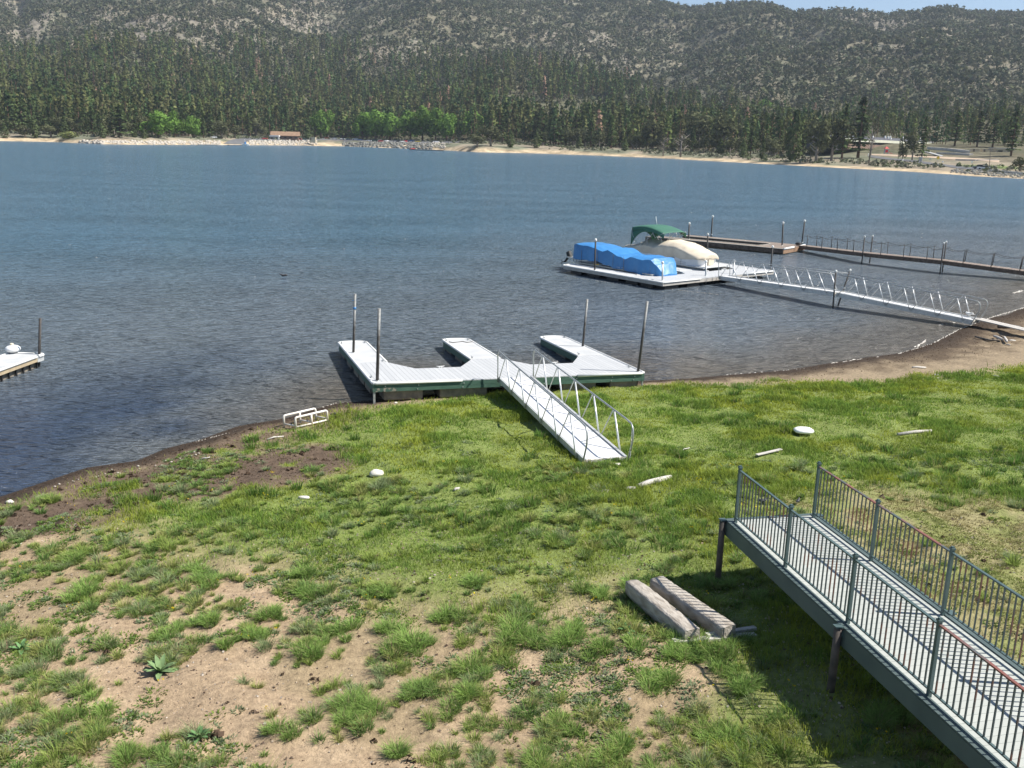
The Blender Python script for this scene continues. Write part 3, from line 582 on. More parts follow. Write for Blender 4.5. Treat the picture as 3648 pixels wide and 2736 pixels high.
# junipers and pines near the water on the right shore
jun = [('juniper', 1818, 466, 526, 34, 'dense green juniper at the left end of the sage flat'), ('juniper', 1911, 472, 527, 36, 'pointed dark green juniper near the beach, second from the left of the sage flat'),
       ('juniper', 2062, 488, 529, 26, 'small dark cone shaped juniper alone on the sage flat'), ('juniper', 2133, 460, 524, 38, 'dark egg shaped juniper in the middle of the sage flat'),
       ('juniper', 2180, 462, 524, 44, 'pale green pyramid shaped juniper right of the dark egg shaped one'), ('juniper', 2226, 498, 538, 28, 'short dark juniper close to the beach below the pyramid shaped pair'),
       ('juniper', 2240, 462, 524, 30, 'upright dark juniper behind the short one near the beach'), ('juniper', 2268, 466, 528, 34, 'leaning round juniper at the right of the dark group'),
       ('old_juniper', 2322, 420, 532, 82, 'big spreading old juniper with a forked pale trunk'), ('bare', 2362, 482, 556, 44, 'thin grey leafless tree standing at the edge of the beach'),
       ('bare', 2424, 470, 560, 70, 'wide grey brown half dead tree with a pale leaning trunk on the beach'), ('old_juniper', 2486, 400, 537, 100, 'massive dark old juniper with a thick reddish trunk'),
       ('old_juniper', 2570, 396, 545, 88, 'tall brown green juniper right of the massive dark one'), ('juniper', 2566, 496, 552, 34, 'low green juniper in front of the tall brown green one'),
       ('juniper', 2645, 500, 561, 34, 'narrow dark juniper right at the beach edge'), ('old_juniper', 2642, 440, 524, 72, 'rounded olive juniper behind the narrow dark one'),
       ('juniper', 2714, 490, 567, 24, 'thin feathery juniper on the beach edge left of the dark pine group'), ('juniper', 2690, 478, 533, 40, 'dark upright juniper behind the thin feathery one'),
       ('old_juniper', 2765, 452, 530, 58, 'full round green juniper left of the dark pine group'), ('juniper', 2824, 405, 574, 62, 'tall dark conical juniper opening the dark group by the shore'),
       ('old_juniper', 2906, 410, 580, 88, 'dark ragged tree with twin trunks in the group by the shore'), ('pine', 2999, 378, 566, 60, 'half bare pine with a thin dead top between dark trees'),
       ('old_juniper', 2961, 407, 573, 72, 'dense dark tree left of the tallest shore pine'), ('pine', 3056, 356, 563, 96, 'tallest and darkest pine on the shore, left of the long low building'),
       ('bare', 3096, 440, 575, 44, 'leaning bare trunked tree right of the tallest shore pine'), ('old_juniper', 3214, 512, 575, 28, 'small dark round juniper beside the road with a white post'),
       ('old_juniper', 3249, 462, 571, 46, 'green tree standing in front of the long low building'), ('pine', 3282, 420, 574, 44, 'leaning open pine right in front of the low building roof'),
       ('old_juniper', 3634, 550, 611, 46, 'dark bushy juniper at the right edge beside the road'), ('pine', 3601, 400, 556, 66, 'tall dark pine behind the pale shed at the right'),
       ('pine', 3400, 398, 520, 60, 'dark pine behind the right end of the low building'), ('pine', 3480, 402, 524, 56, 'dark pine right of the low building, behind the brown wall'), ('pine', 3535, 410, 526, 60, 'dark pine behind the brown wall, left of the shed'),
       ('juniper', 365, 442, 492, 38, 'olive juniper left of the big pine on the far left shore'), ('pine', 430, 380, 490, 84, 'large dark pine standing just left of the broadest cottonwood'),
       ('juniper', 514, 462, 494, 26, 'little round green tree at the foot of the broad cottonwood'), ('juniper', 479, 455, 490, 24, 'small dark conical tree behind the rock bank'),
       ('old_juniper', 790, 432, 494, 60, 'olive bushy tree left of the concrete launch'), ('old_juniper', 838, 440, 492, 44, 'green bushy tree at the top of the concrete launch'),
       ('old_juniper', 912, 420, 488, 64, 'broad olive tree right of the concrete launch'), ('juniper', 1008, 462, 496, 22, 'small green tree in front of the brown roof'),
       ('juniper', 1095, 445, 497, 36, 'dark juniper between the brown roofed building and the cottonwood'), ('juniper', 1188, 448, 494, 36, 'dark juniper between two cottonwoods right of the building'),
       ('old_juniper', 1700, 478, 525, 60, 'olive juniper on the small beach under the cottonwood'), ('old_juniper', 1748, 440, 522, 64, 'olive brown juniper where the small beach meets the sage flat'),
       ('juniper', 124, 420, 492, 36, 'grey green juniper near the far left beach'), ('old_juniper', 90, 440, 492, 56, 'olive bushy juniper near the far left beach'), ('old_juniper', 182, 444, 491, 62, 'pale olive round tree on the far left beach'), ('juniper', 232, 420, 484, 40, 'upright dark juniper behind the low willow bush'), ('juniper', 18, 440, 492, 30, 'olive juniper at the very left edge of the far shore')]
for i, (kd, u, a, b_, w, lb) in enumerate(jun): tree_px(kd, u, a, b_, lb, w, 'trees one can tell apart along the far shore', var=i)
# the nearest few hundred pines of the wood: same kind, nothing tells them apart
GRP = {'pine': ('tall dark green pine in the wood behind ', 'pines in the wood behind '), 'old_juniper': ('bushy olive juniper among the pines behind ', 'junipers among the pines behind ')}
x, y, s, t = scatter_far(9000, 30, 120, -.58, .60); kk = clear_mask(x, y, s, t); x, y, s, t = x[kk], y[kk], s[kk], t[kk]; cells = {}; cnt = 0
for i in range(len(x)):
    c_ = (int(x[i] / 8.5), int(y[i] / 10)); 
    if c_ in cells or cnt >= 250: continue
    if s[i] < 45 and random.random() < .6: continue
    if t[i] > .02 and s[i] < 60: continue
    if any(abs(t[i] - ct) < cw and y[i] < cy_ + 12 for ct, cw, cy_ in COTS): continue
    cells[c_] = 1; cnt += 1; kd = 'pine' if random.random() < (.72 if t[i] < .05 else .35) else 'old_juniper'
    hh = (14 + 11 * random.random()) * (1.0 if kd == 'pine' else .62) * (1.0 if t[i] < .1 else .82)
    where = 'the left rock bank' if t[i] < -.30 else 'the landing and its car park' if t[i] < .02 else 'the sage flat and sandy beach' if t[i] < .33 else 'the long low building'
    place_tree(kd, (x[i], y[i], fz1(x[i], y[i])), hh, GRP[kd][0] + where, GRP[kd][1] + where, .9 + .3 * random.random())
print('individual trees', cnt)
#@@PART4

# ------------------------------------------------------------------ docks
class Frame:
    """local axes of a thing: origin O, a along ea, b along eb, c up"""
    def __init__(s, O, ea, eb=None):
        s.O = np.array(O, float); s.a = np.array(ea, float); s.a /= np.linalg.norm(s.a)
        if eb is None: eb = np.cross(Zv, s.a)
        eb = np.array(eb, float); s.c = np.cross(s.a, eb); s.c /= np.linalg.norm(s.c); s.b = np.cross(s.c, s.a)
    def M(s): return Matrix([[s.a[i], s.b[i], s.c[i], s.O[i]] for i in range(3)] + [[0, 0, 0, 1]])
    def W(s, a, b, c=0): return s.O + s.a * a + s.b * b + s.c * c
    def L(s, p): q = np.array(p, float) - s.O; return np.array([q @ s.a, q @ s.b, q @ s.c])
    def empty(s, name):
        e = empty(name); e.matrix_world = s.M(); return e
def cleat(P, at, ang, m):
    mb = MB(); ca, sa = math.cos(ang), math.sin(ang)
    pt = lambda l, z: (at[0] + l * ca, at[1] + l * sa, at[2] + z)
    mb.tube([pt(-.15, .075), pt(-.09, .06), pt(0, .055), pt(.09, .06), pt(.15, .075)], [.008, .014, .016, .014, .008], 6)
    for l in (-.045, .045): mb.tube([pt(l, -.005), pt(l, .055)], .013, 6)
    mb.box((at[0], at[1], at[2] + .004), (.16, .05, .01), (ca, sa, 0), (-sa, ca, 0)); return mb.build('cleat', m, P)
def E_dock(fr, name, w, s, d, e, g, g2, n, label, fascia_m, float_m, deck_z=.03, fascia_h=.27, floats=(), front_bump=(), float_h=.33, cat='dock', peel=False):
    P = fr.empty(name); tag(P, label, cat, 'floating slip docks'); Lx = n * w + (n - 1) * s
    # main walkway with gussets
    poly = [(0, 0), (Lx, 0), (Lx, d + g)]
    for i in range(n - 1, 0, -1):
        a0 = i * (w + s); poly += [(a0, d + g), (a0 - g2, d), (a0 - s + g2, d), (a0 - s, d + g)]
    poly += [(0, d + g)]
    MB().prism(poly, -deck_z, 0).build('deck', M['white_comp'], P)
    outline = []
    for i in range(n):
        a0 = i * (w + s); r = w * .5
        tip = [(a0 + r - r * math.cos(k * math.pi / 10), e - .28 + .28 * math.sin(k * math.pi / 10)) for k in range(11)]
        MB().prism([(a0, d + g + .004), (a0 + w, d + g + .004)] + tip[::-1], -deck_z, 0.002).build('finger_deck', M['white_deck'], P)
        bm = MB()
        left = [(a0, 0.0 if i == 0 else d + g)]; right = [(a0 + w, 0.0 if i == n - 1 else d + g)]
        pts = left + tip + right
        if i == 0: pts = [(front_bump[0], -.02), (.12, -.02), (.0, .10)] + tip + right
        if i == n - 1: pts = left + tip + [(a0 + w, .10), (a0 + w - .12, -.02), (front_bump[1], -.02)]
        bm.tube([(a, b, -.012) for a, b in pts], .048, 8); bm.build('bumper', M['bumper'], P)
        # fascia boards of the finger
        fb = MB()
        for (x0, y0), (x1, y1) in zip(pts[:-1], pts[1:]):
            if y0 < 0 and y1 < 0: continue
            L_ = math.hypot(x1 - x0, y1 - y0)
            if L_ < 1e-3: continue
            mx_, my_ = (x0 + x1) / 2, (y0 + y1) / 2; cx_ = a0 + w / 2; ins = .03
            X = ((x1 - x0) / L_, (y1 - y0) / L_, 0); Y = (-X[1], X[0], 0)
            sgn = 1 if (cx_ - mx_) * Y[0] + (d + 1 - my_) * Y[1] * .2 > 0 else -1
            fb.box((mx_ + sgn * ins * Y[0], my_ + sgn * ins * Y[1], -deck_z - fascia_h / 2 - .012), (L_ + .01, .04, fascia_h), X, Y)
        fb.build('finger_fascia', fascia_m, P)
        fl = MB(); b = .9
        while b < e - .5:
            fl.box((a0 + w / 2, b + .5, -deck_z - fascia_h - float_h / 2 + .06), (w - .12, 1.05, float_h)); b += 1.75 if b > d else 1.3
        fl.build('float', float_m, P)
    # front fascia: two boards, the lower one with bolts
    mb = MB(); mb.box((Lx / 2, .022, -deck_z - fascia_h * .25 - .004), (Lx - .02, .045, fascia_h * .5)); mb.box((Lx / 2, .016, -deck_z - fascia_h * .76 - .004), (Lx - .02, .05, fascia_h * .5 - .01)); mb.build('front_fascia', fascia_m, P)
    if peel:
        MB().box((.42, -.011, -deck_z - fascia_h * .76), (.86, .006, fascia_h * .48)).build('peeling_patch', M['peeled'], P)
        MB().box((.05, .05, -deck_z - fascia_h - .16), (.07, .07, .5)).build('corner_post', M['galv'], P); MB().box((Lx - .06, .06, -deck_z - fascia_h - .12), (.06, .06, .3)).build('corner_post', M['galv'], P)
        for a in (.45, 1.6, 3.2, 4.6, 6.2, 7.4, 8.8, 9.7):
            for zz in (-deck_z - fascia_h * .3, -deck_z - fascia_h * .8):
                MB().tube([(a + (zz * .3), -.03, zz), (a + zz * .3, -.008, zz)], .022, 8).build('bolt', M['galv'], P)
    mb = MB()
    for i in range(n - 1):
        a0 = i * (w + s) + w
        for (x0, y0), (x1, y1) in (((a0, d + g), (a0 + g2, d)), ((a0 + g2, d), (a0 + s - g2, d)), ((a0 + s - g2, d), (a0 + s, d + g))): mb.bar((x0, y0 - .02, -deck_z - fascia_h / 2 - .005), (x1, y1 - .02, -deck_z - fascia_h / 2 - .005), .04, fascia_h)
    mb.build('inner_fascia', fascia_m, P)
    for a0, a1 in floats: MB().box(((a0 + a1) / 2, .62, -deck_z - fascia_h - float_h / 2 - .01), (a1 - a0, 1.0, float_h + .06)).build('float', float_m, P, bevel=.04)
    MB().box((Lx / 2, d - .5, -deck_z - fascia_h - .12), (Lx - .6, .8, .24)).build('float', M['black'], P)
    for i in range(n):
        a0 = i * (w + s)
        for a, b in ((a0 + .10, e - .42), (a0 + w - .10, e - .42), (a0 + (.1 if i else w - .1), d + g + .25)): cleat(P, (a, b, 0), math.pi / 2, M['galv'])
    cleat(P, (.12, 1.0, 0), math.pi / 2, M['galv']); cleat(P, (Lx - .12, 1.1, 0), math.pi / 2, M['galv'])
    for i in range(n - 1): cleat(P, (i * (w + s) + w + s * .52, d - .07, 0), 0, M['bumper'])
    return P
def pole(base, top_px, r, label, depth=1.4, cap=False, m=None, group='mooring poles of the docks', nm='dock_pole'):
    """base: world point where it passes the deck; top pixel fixes the lean"""
    top = AY(*top_px, base[1]); d = top - base; Lh = np.linalg.norm(d); d = d / Lh
    e = empty(nm); z = d; x = np.cross([0, 1, 0], z); x /= np.linalg.norm(x); y = np.cross(z, x)
    o = base - d * depth; e.matrix_world = Matrix([[x[i], y[i], z[i], o[i]] for i in range(3)] + [[0, 0, 0, 1]])
    MB().tube([(0, 0, 0), (0, 0, depth + Lh)], r, 10).build('pipe', m or M['pole'], e)
    MB().tube([(0, 0, depth - .06), (0, 0, depth + .015)], [r * 1.7, r * 1.7], 10).build('collar', M['galv'], e)
    if cap: MB().ball((0, 0, depth + Lh + .02), r * 1.7, sq=(1, 1, 1.1)).build('cap', M['bumper'], e)
    tag(e, label, 'pole', group); return e

yaw, ta, tb = .321, -.016, -.036
fr1 = Frame((-4.672, 31.039, .75), (math.cos(yaw), math.sin(yaw), ta), (-math.sin(yaw), math.cos(yaw), tb))
D1 = E_dock(fr1, 'slip_dock', 1.167, 3.285, 2.259, 8.371, 1.362, .793, 3, 'white decked three finger dock with green sides, its near edge on the grass', M['green_paint'], M['concrete'],
            floats=((.4, 1.75), (2.35, 4.05), (6.9, 8.2), (8.75, 9.85)), front_bump=(3.1, 7.4), float_h=.30, peel=True)
def on1(u, v):
    d = ray(u, v); t = ((fr1.O - [0, 0, H]) @ fr1.c) / (d @ fr1.c); return np.array([0, 0, H]) + d * t
pole(on1(1259, 1256), (1265, 1047), .05, 'left far pole of the green sided dock, with a blue tie wrapped round it', 1.6)
bt = MB(); _p = on1(1259, 1256); _t = AY(1265, 1047, _p[1]); _q = _p + (_t - _p) * .76
pl = [x for x in bpy.data.objects if x.name.startswith('dock_pole')][0]; Lh_ = np.linalg.norm(_t - _p)
MB().tube([(0, 0, 1.6 + Lh_ * .74), (0, 0, 1.6 + Lh_ * .78)], .060, 8).tube([(.05, -.02, 1.6 + Lh_ * .9), (-.1, -.05, 1.6 + Lh_ * .89)], .012, 6).build('blue_tie', M['blue_tarp'], pl)
pole(on1(1344, 1356), (1351, 1099), .055, 'thick near left pole of the green sided dock, by its front corner', 1.1)
pole(on1(2076, 1234), (2092, 1066), .048, 'pole standing on the right finger of the green sided dock', 1.6)
pole(on1(2273, 1324), (2306, 1073), .05, 'leaning pole at the right front corner of the green sided dock', 1.0)
# rope on the middle finger
rp = [on1(*p) + [0, 0, .02] for p in ((1600, 1219), (1614, 1222), (1630, 1220), (1648, 1218), (1664, 1221), (1684, 1219))]
tag(MB().tube([p - rp[0] for p in rp], .016, 6).build('mooring_rope', M['rope'], base=None), 'dark mooring rope lying across the tip of the middle dock finger', 'rope').location = rp[0]
MB_ = None

def gangway(name, p0, p1, width, n, label, rail_h=.95, side_h=.16, bright=True, drop0=.0, chain=False, ends=(1, 1), deckm='gang_deck', lean=.10):
    """p0,p1: deck points at the left edge (seen from the camera side); truss rails on both sides"""
    p0 = np.array(p0, float); p1 = np.array(p1, float); fr = Frame(p0, p1 - p0, np.cross(Zv, p1 - p0)); Ln = np.linalg.norm(p1 - p0)
    P = fr.empty(name); tag(P, label, 'gangway', 'aluminium gangways'); sg = 1
    MB().box((Ln / 2, width / 2, -.02), (Ln, width - .06, .035)).build('deck', M[deckm], P)
    for y in (0, width): MB().box((Ln / 2, y, -side_h / 2 + .03), (Ln, .05, side_h)).box((Ln / 2, y, .035), (Ln, .075, .012)).build('side_beam', M['alu_dull'], P)
    mb = MB()
    for i in range(int(Ln / .8) + 1): mb.box((min(.1 + i * .8, Ln - .05), width / 2, -.09), (.05, width - .05, .08))
    mb.build('cross_beams', M['alu_dull'], P)
    MB().box((Ln - .03, width / 2, -.03), (.07, width + .02, .085)).build('end_plate', M['gang_end'], P)
    for y, o in ((-.045, -1), (width + .045, 1)):
        oy = y + o * .02; top = lambda x: (x, oy + o * lean * .2, rail_h); r = .25
        pts = []
        if ends[0]: pts += [(.06, oy, -.12), (.02, oy, .5), (-.03, oy, rail_h - r)] + [(-.03 + r - r * math.cos(k * math.pi / 10), oy, rail_h - r + r * math.sin(k * math.pi / 10)) for k in range(1, 5)]
        else: pts += [(0, oy, rail_h)]
        if ends[1]: pts += [(Ln - .35, oy, rail_h)] + [(Ln - .05 + .28 * math.sin(k * math.pi / 8), oy, rail_h - .28 + .28 * math.cos(k * math.pi / 8)) for k in range(1, 5)] + [(Ln + .22, oy, rail_h * .5), (Ln + .02, oy, 0), (Ln - .03, oy, -.12)]
        else: pts += [(Ln, oy, rail_h)]
        MB().tube(pts, .024, 8).build('handrail', M['galv'], P)
        step = Ln / (n + .35)
        for i in range(n):
            xb0 = .10 + i * step + (.0); xt = xb0 + step * .56; xb1 = .10 + (i + 1) * step
            MB().tube([(xb0, oy, -.12), (xt - .03, oy, rail_h)], .017, 6).build('rail_brace', M['alu_dull'], P)  # dim braces: their shade is put in with the duller aluminium
            MB().tube([(xt + .03, oy, rail_h), (xb1 - .05, oy, -.1)], .02 if not bright else .026, 6).build('rail_brace', M['alu'], P)  # sun-facing braces: painted lighter to stand for the sunlight on them
    if chain:
        mb = MB(); yy = -.07 if chain == 'near' else width + .07
        zs = np.linspace(rail_h - .06, .06, 24)
        for k, z in enumerate(zs): mb.tube([(Ln + .12, yy + .008, z), (Ln + .12, yy - .008, z - .03)], .012, 5)
        mb.build('chain', M['galv'], P); MB().tube([(Ln + .16, yy, .55), (Ln + .16, yy, .27)], [.022, .026], 8).build('wooden_handle', M['tan'], P)
    return P
# gangway from the green sided dock down to the grass
g0l, g0r = G(1778.7, 1347, .74), G(1901.6, 1341.7, .74); gb = onground(2084.7, 1641); g1l = G(2084.7, 1641, gb[2] + .10)
# frame has local +b to the left of travel, so start from the right edge when travelling towards the camera
dirv = g1l - g0l; side = np.cross(Zv, dirv); side /= np.linalg.norm(side)
gw = 1.16
gangway('gangway', g0l, g1l, gw, 5, 'white decked aluminium gangway running from the green sided dock down onto the grass', rail_h=1.0, side_h=.17, chain='far')

# ------------------------------------------------------------------ the boat dock further out
A2 = G(2361.6, 1006.6, .5); C2 = G(2757, 964.8, .5); ea = C2 - A2; ea[2] = 0
fr2 = Frame(A2, ea); W2 = np.linalg.norm(ea); w2 = 1.1; s2 = (W2 - 3 * w2) / 2
lb = fr2.L(G(1989, 945, .5)); print('dock2', W2, s2, lb)
E_dock(fr2, 'slip_dock', w2, s2, 2.1, float(lb[1]), .9, .6, 3, 'white decked dock with beige sides where the two covered boats are moored', M['comp_beige'], M['black'], fascia_h=.20, floats=((.3, 1.6), (2.4, 3.6), (6.2, 7.4), (8.6, 9.8)), front_bump=(3.5, W2 - 3.3), float_h=.28)
for (bu, bv, tu, tv, lb_) in [(2118.9, 962, 2121.8, 856, 'white capped pole in front of the blue covered boat'), (2359.8, 998.7, 2360.6, 937, 'short white capped pole at the near corner of the boat dock'),
                    (2514.4, 982.4, 2515.2, 933, 'short white capped pole between the boats and the long gangway'), (2613.3, 974.3, 2615, 931, 'short pole rising behind the start of the long gangway'),
                    (2746, 952, 2752.4, 880, 'tall white capped pole at the right end of the boat dock'), (2519, 903, 2521.7, 836, 'white capped pole behind the bow of the tan covered boat')]:
    pole(G(bu, bv, .5), (tu, tv), .055, lb_, 1.2, cap=True, m=M['dark_steel'] if tv < 900 else M['galv'])
# long gangway in two spans
S3 = G(2561, 985, .56); M3 = G(2975, 1043, .85); E3 = G(3466, 1143, .40)
gangway('gangway', S3, M3, .85, 5, 'first span of the long gangway, from the boat dock to the water posts', rail_h=1.05, side_h=.24, ends=(1, 0), bright=True)
gangway('gangway', M3 + (E3 - M3) * .012, E3, .85, 5, 'second span of the long gangway, from the water posts to the muddy shore', rail_h=1.05, side_h=.24, ends=(0, 1), bright=False)
_n = np.cross(Zv, E3 - M3); _n /= np.linalg.norm(_n)
pole(M3 + _n * -.12 + [0, 0, .2], (2978, 968), .045, 'near post holding up the middle of the long gangway', 2.6, cap=True, m=M['dark_steel'], nm='support_post', group='posts under the long gangway')
pole(M3 + _n * 1.0 + [0, 0, .2], (3028, 964), .045, 'far post holding up the middle of the long gangway', 2.6, cap=True, m=M['dark_steel'], nm='support_post', group='posts under the long gangway')
b0 = G(3478, 1134, .42); b1 = G(3720, 1190, .55); mb = MB(); d_ = (b1 - b0); d_ /= np.linalg.norm(d_); nn_ = np.cross(Zv, d_); nn_ /= np.linalg.norm(nn_)
for k in (-.16, .16): mb.bar(nn_ * k, b1 - b0 + nn_ * k, .28, .045)
tag(mb.build('boarding_plank', M['grey_wood']), 'pair of long grey planks leading from the gangway end onto the beach', 'plank').location = b0
P_ = None
# log the plank rests on
lg = onground(3590, 1170); tag(MB().tube([(-.5, 0, 0), (0, .03, .03), (.6, -.02, 0)], [.09, .11, .08], 8).build('log', M['dark_wood']), 'dark log under the end of the grey beach planks', 'log').location = lg + [0, 0, .08]

# ------------------------------------------------------------------ brown dock at the back
C3 = G(2789.5, 887, .48); ul = G(2300, 842, .48) - C3; ul[2] = 0; ul /= np.linalg.norm(ul); fr3 = Frame(C3, -ul); P = fr3.empty('slip_dock'); tag(P, 'weathered brown wooden U shaped dock behind the boats', 'dock', 'floating slip docks')
Lf = np.linalg.norm(G(2512, 834, .48) - G(2786, 864, .48)); fw_, sl_, fw2 = 1.25, 2.1, 1.3; blk = 2.7; tot = fw_ + sl_ + fw2
MB().box((-blk / 2, tot / 2, -.02), (blk, tot, .04)).build('deck', M['brown_deck'], P)
MB().box((-blk - (Lf + 2) / 2, fw_ / 2, -.02), (Lf + 2, fw_, .04)).build('finger_deck', M['brown_deck'], P); MB().box((-blk - Lf / 2, tot - fw2 / 2, -.02), (Lf, fw2, .04)).build('finger_deck', M['brown_deck'], P)
mb = MB(); mb.box((-(blk + Lf + 2) / 2, -.02, -.2), (blk + Lf + 2, .05, .36)); mb.box((-blk - (Lf + 2) / 2, fw_ + .01, -.2), (Lf + 2, .05, .36)); mb.box((-blk - Lf / 2, tot - fw2, -.2), (Lf, .05, .36)); mb.box((-(blk + Lf) / 2, tot + .02, -.2), (blk + Lf, .05, .36))
mb.box((-blk, fw_ + sl_ / 2, -.2), (.05, sl_, .36)); mb.box((-blk - Lf, tot - fw2 / 2, -.2), (.05, fw2, .36)); mb.build('side_boards', M['brown_wood'], P)
MB().box((.03, tot / 2, -.22), (.05, tot, .38)).build('end_board', mat('orange_brown_board', (.30, .19, .12), (.22, .14, .09), 6, .8), P)
rimm = mat('pale_dock_rim', (.50, .49, .42), (.62, .60, .52), 5, .7)
mb = MB(); mb.box((-(blk + Lf + 2) / 2, .03, .012), (blk + Lf + 2, .10, .025)); mb.box((-blk - (Lf) / 2 - 1, fw_ - .04, .012), (Lf + 2, .08, .025)); mb.box((-blk - Lf / 2, tot - fw2 + .04, .012), (Lf, .08, .025)); mb.bar((-blk, fw_ + .1, .015), (-blk + .5, fw_ + .9, .015), .09, .03); mb.bar((-blk, tot - fw2 - .05, .015), (-blk + .5, tot - fw2 - .8, .015), .09, .03); mb.build('rim', rimm, P)
MB().tube([(.03, .05, -.0), (.03, 2.2, -.0)], .09, 8).build('bumper', M['bumper'], P); MB().tube([(.03, 3.5, 0), (.03, tot, 0)], .09, 8).build('bumper', M['bumper'], P)
MB().ball((-.4, tot - .4, .12), .25, sq=(1.2, 1, .5)).build('tarpaulin_bundle', M['black'], P)
for (bu, bv, tu, tv, lb_) in [(2534, 834, 2539, 772, 'white capped pole at the far left tip of the brown dock'), (2786, 874, 2790, 795, 'white capped pole at the near right corner of the brown dock'),
                             (2857, 863, 2867, 788, 'tall white capped pole at the far right corner of the brown dock'), (2453, 852, 2456, 797, 'white capped pole rising behind the green canopy')]:
    pole(G(bu, bv, .48), (tu, tv), .065, lb_, 1.5, cap=True, m=M['dark_steel'])
# narrow brown walkway sections with chain rails
wp = [(2836, 874, .5), (3078, 902, .85), (3357, 929, .95), (3700, 974, .6)]
wlab = ['narrow brown walkway section beginning at the brown dock', 'middle section of the narrow brown walkway', 'narrow brown walkway section running off at the right edge']
for i in range(3):
    a = G(*wp[i]); b_ = G(*wp[i + 1]); d_ = b_ - a; n_ = 3 if i else 4; fr = Frame(a, d_); Ln = np.linalg.norm(d_); P = fr.empty('walkway_section'); tag(P, wlab[i], 'walkway', 'sections of the brown walkway'); wd = 1.0
    MB().box((Ln / 2, wd / 2, 0), (Ln, wd, .05)).build('deck', M['brown_deck'], P); MB().box((Ln / 2, 0, -.14), (Ln - .1, .06, .26)).build('side_beam', M['brown_wood'], P); MB().box((Ln / 2, wd, -.14), (Ln - .1, .06, .26)).build('side_beam', M['brown_wood'], P)
    xs = [Ln * (k + .75) / (n_ + .4) for k in range(n_)]
    for y in (.02, wd - .02):
        for x_ in xs: MB().tube([(x_, y, -.1), (x_, y, .95)], .028, 6).build('rail_post', M['dark_steel'], P)
        mb = MB(); st = [0.0] + xs + [Ln]
        for x0, x1 in zip(st[:-1], st[1:]): mb.tube([(x0 + (x1 - x0) * k / 8, y, .92 - .16 * (1 - (2 * k / 8 - 1) ** 2)) for k in range(9)], .012, 4)
        mb.build('chain_rail', M['dark_steel'], P)
    if i:
        for y in (-.08, wd + .08):
            base = fr.W(-.05, y, .2); q = PR = None
            e = empty('support_post', (base[0], base[1], -1.5)); MB().tube([(0, 0, 0), (0, 0, 1.5 + a[2] + 1.25)], .05, 8).build('pipe', M['dark_steel'], e); MB().ball((0, 0, 1.5 + a[2] + 1.28), .08).build('cap', M['bumper'], e)
            tag(e, ('near' if y < 0 else 'far') + ' post of the ' + ('left' if i == 1 else 'right') + ' pair carrying the narrow brown walkway', 'post', 'posts under the brown walkway')

# ------------------------------------------------------------------ dock at the left edge
o4 = G(155, 1262, .48); q4 = G(0, 1318, .48); bdir = o4 - q4; bdir[2] = 0; bdir /= np.linalg.norm(bdir); fr4 = Frame(o4 - bdir * 9, np.cross(bdir, Zv), bdir)
P = fr4.empty('finger_dock'); tag(P, 'white decked finger dock cut off by the left edge of the picture', 'dock', 'floating slip docks'); wd4 = 1.35
MB().box((-wd4 / 2, 4.5, -.015), (wd4, 9, .03)).build('deck', M['white_deck'], P)
MB().tube([(0, 0, -.01), (0, 8.55, -.01)], .05, 8).tube([(0.0, 8.66, -.01), (0, 8.95, -.01), (-.08, 9.02, -.01), (-.3, 9.04, -.01)], .065, 8).tube([(-wd4, 0, -.01), (-wd4, 9, -.01), (-.4, 9.03, -.01)], .04, 8).build('bumper', M['bumper'], P)
MB().box((-.03, 4.3, -.12), (.05, 8.6, .17)).build('side_board', mat('tan_side_board', (.33, .26, .17), (.42, .34, .22), 4, .8), P); MB().box((-.04, 8.8, -.13), (.09, .4, .2)).build('corner_bracket', M['alu_dull'], P)
MB().box((-.75, 7.6, -.35), (1.1, 2.3, .32)).build('float', M['concrete'], P)
for k in range(8): MB().box((-.12, 8.7 - k * .42, -.36), (.06, .06, .34)).build('strut', M['black'], P)
pole(G(140, 1262, .48), (143.5, 1134), .05, 'rusty dark pole at the tip of the left edge dock', 1.4, m=M['dark_steel'])
bo = G(47, 1256, .5); e = empty('mooring_float', bo); MB().ball((0, 0, .15), .28, 16, 8, sq=(1, 1, .52)).build('float_body', M['white_paint'], e); MB().tube([(-.02, 0, .27), (-.02, 0, .36)], [.07, .06], 8).build('float_cap', M['tan'], e)
tag(e, 'round white mooring float lying on the left edge dock', 'float')
#@@PART5

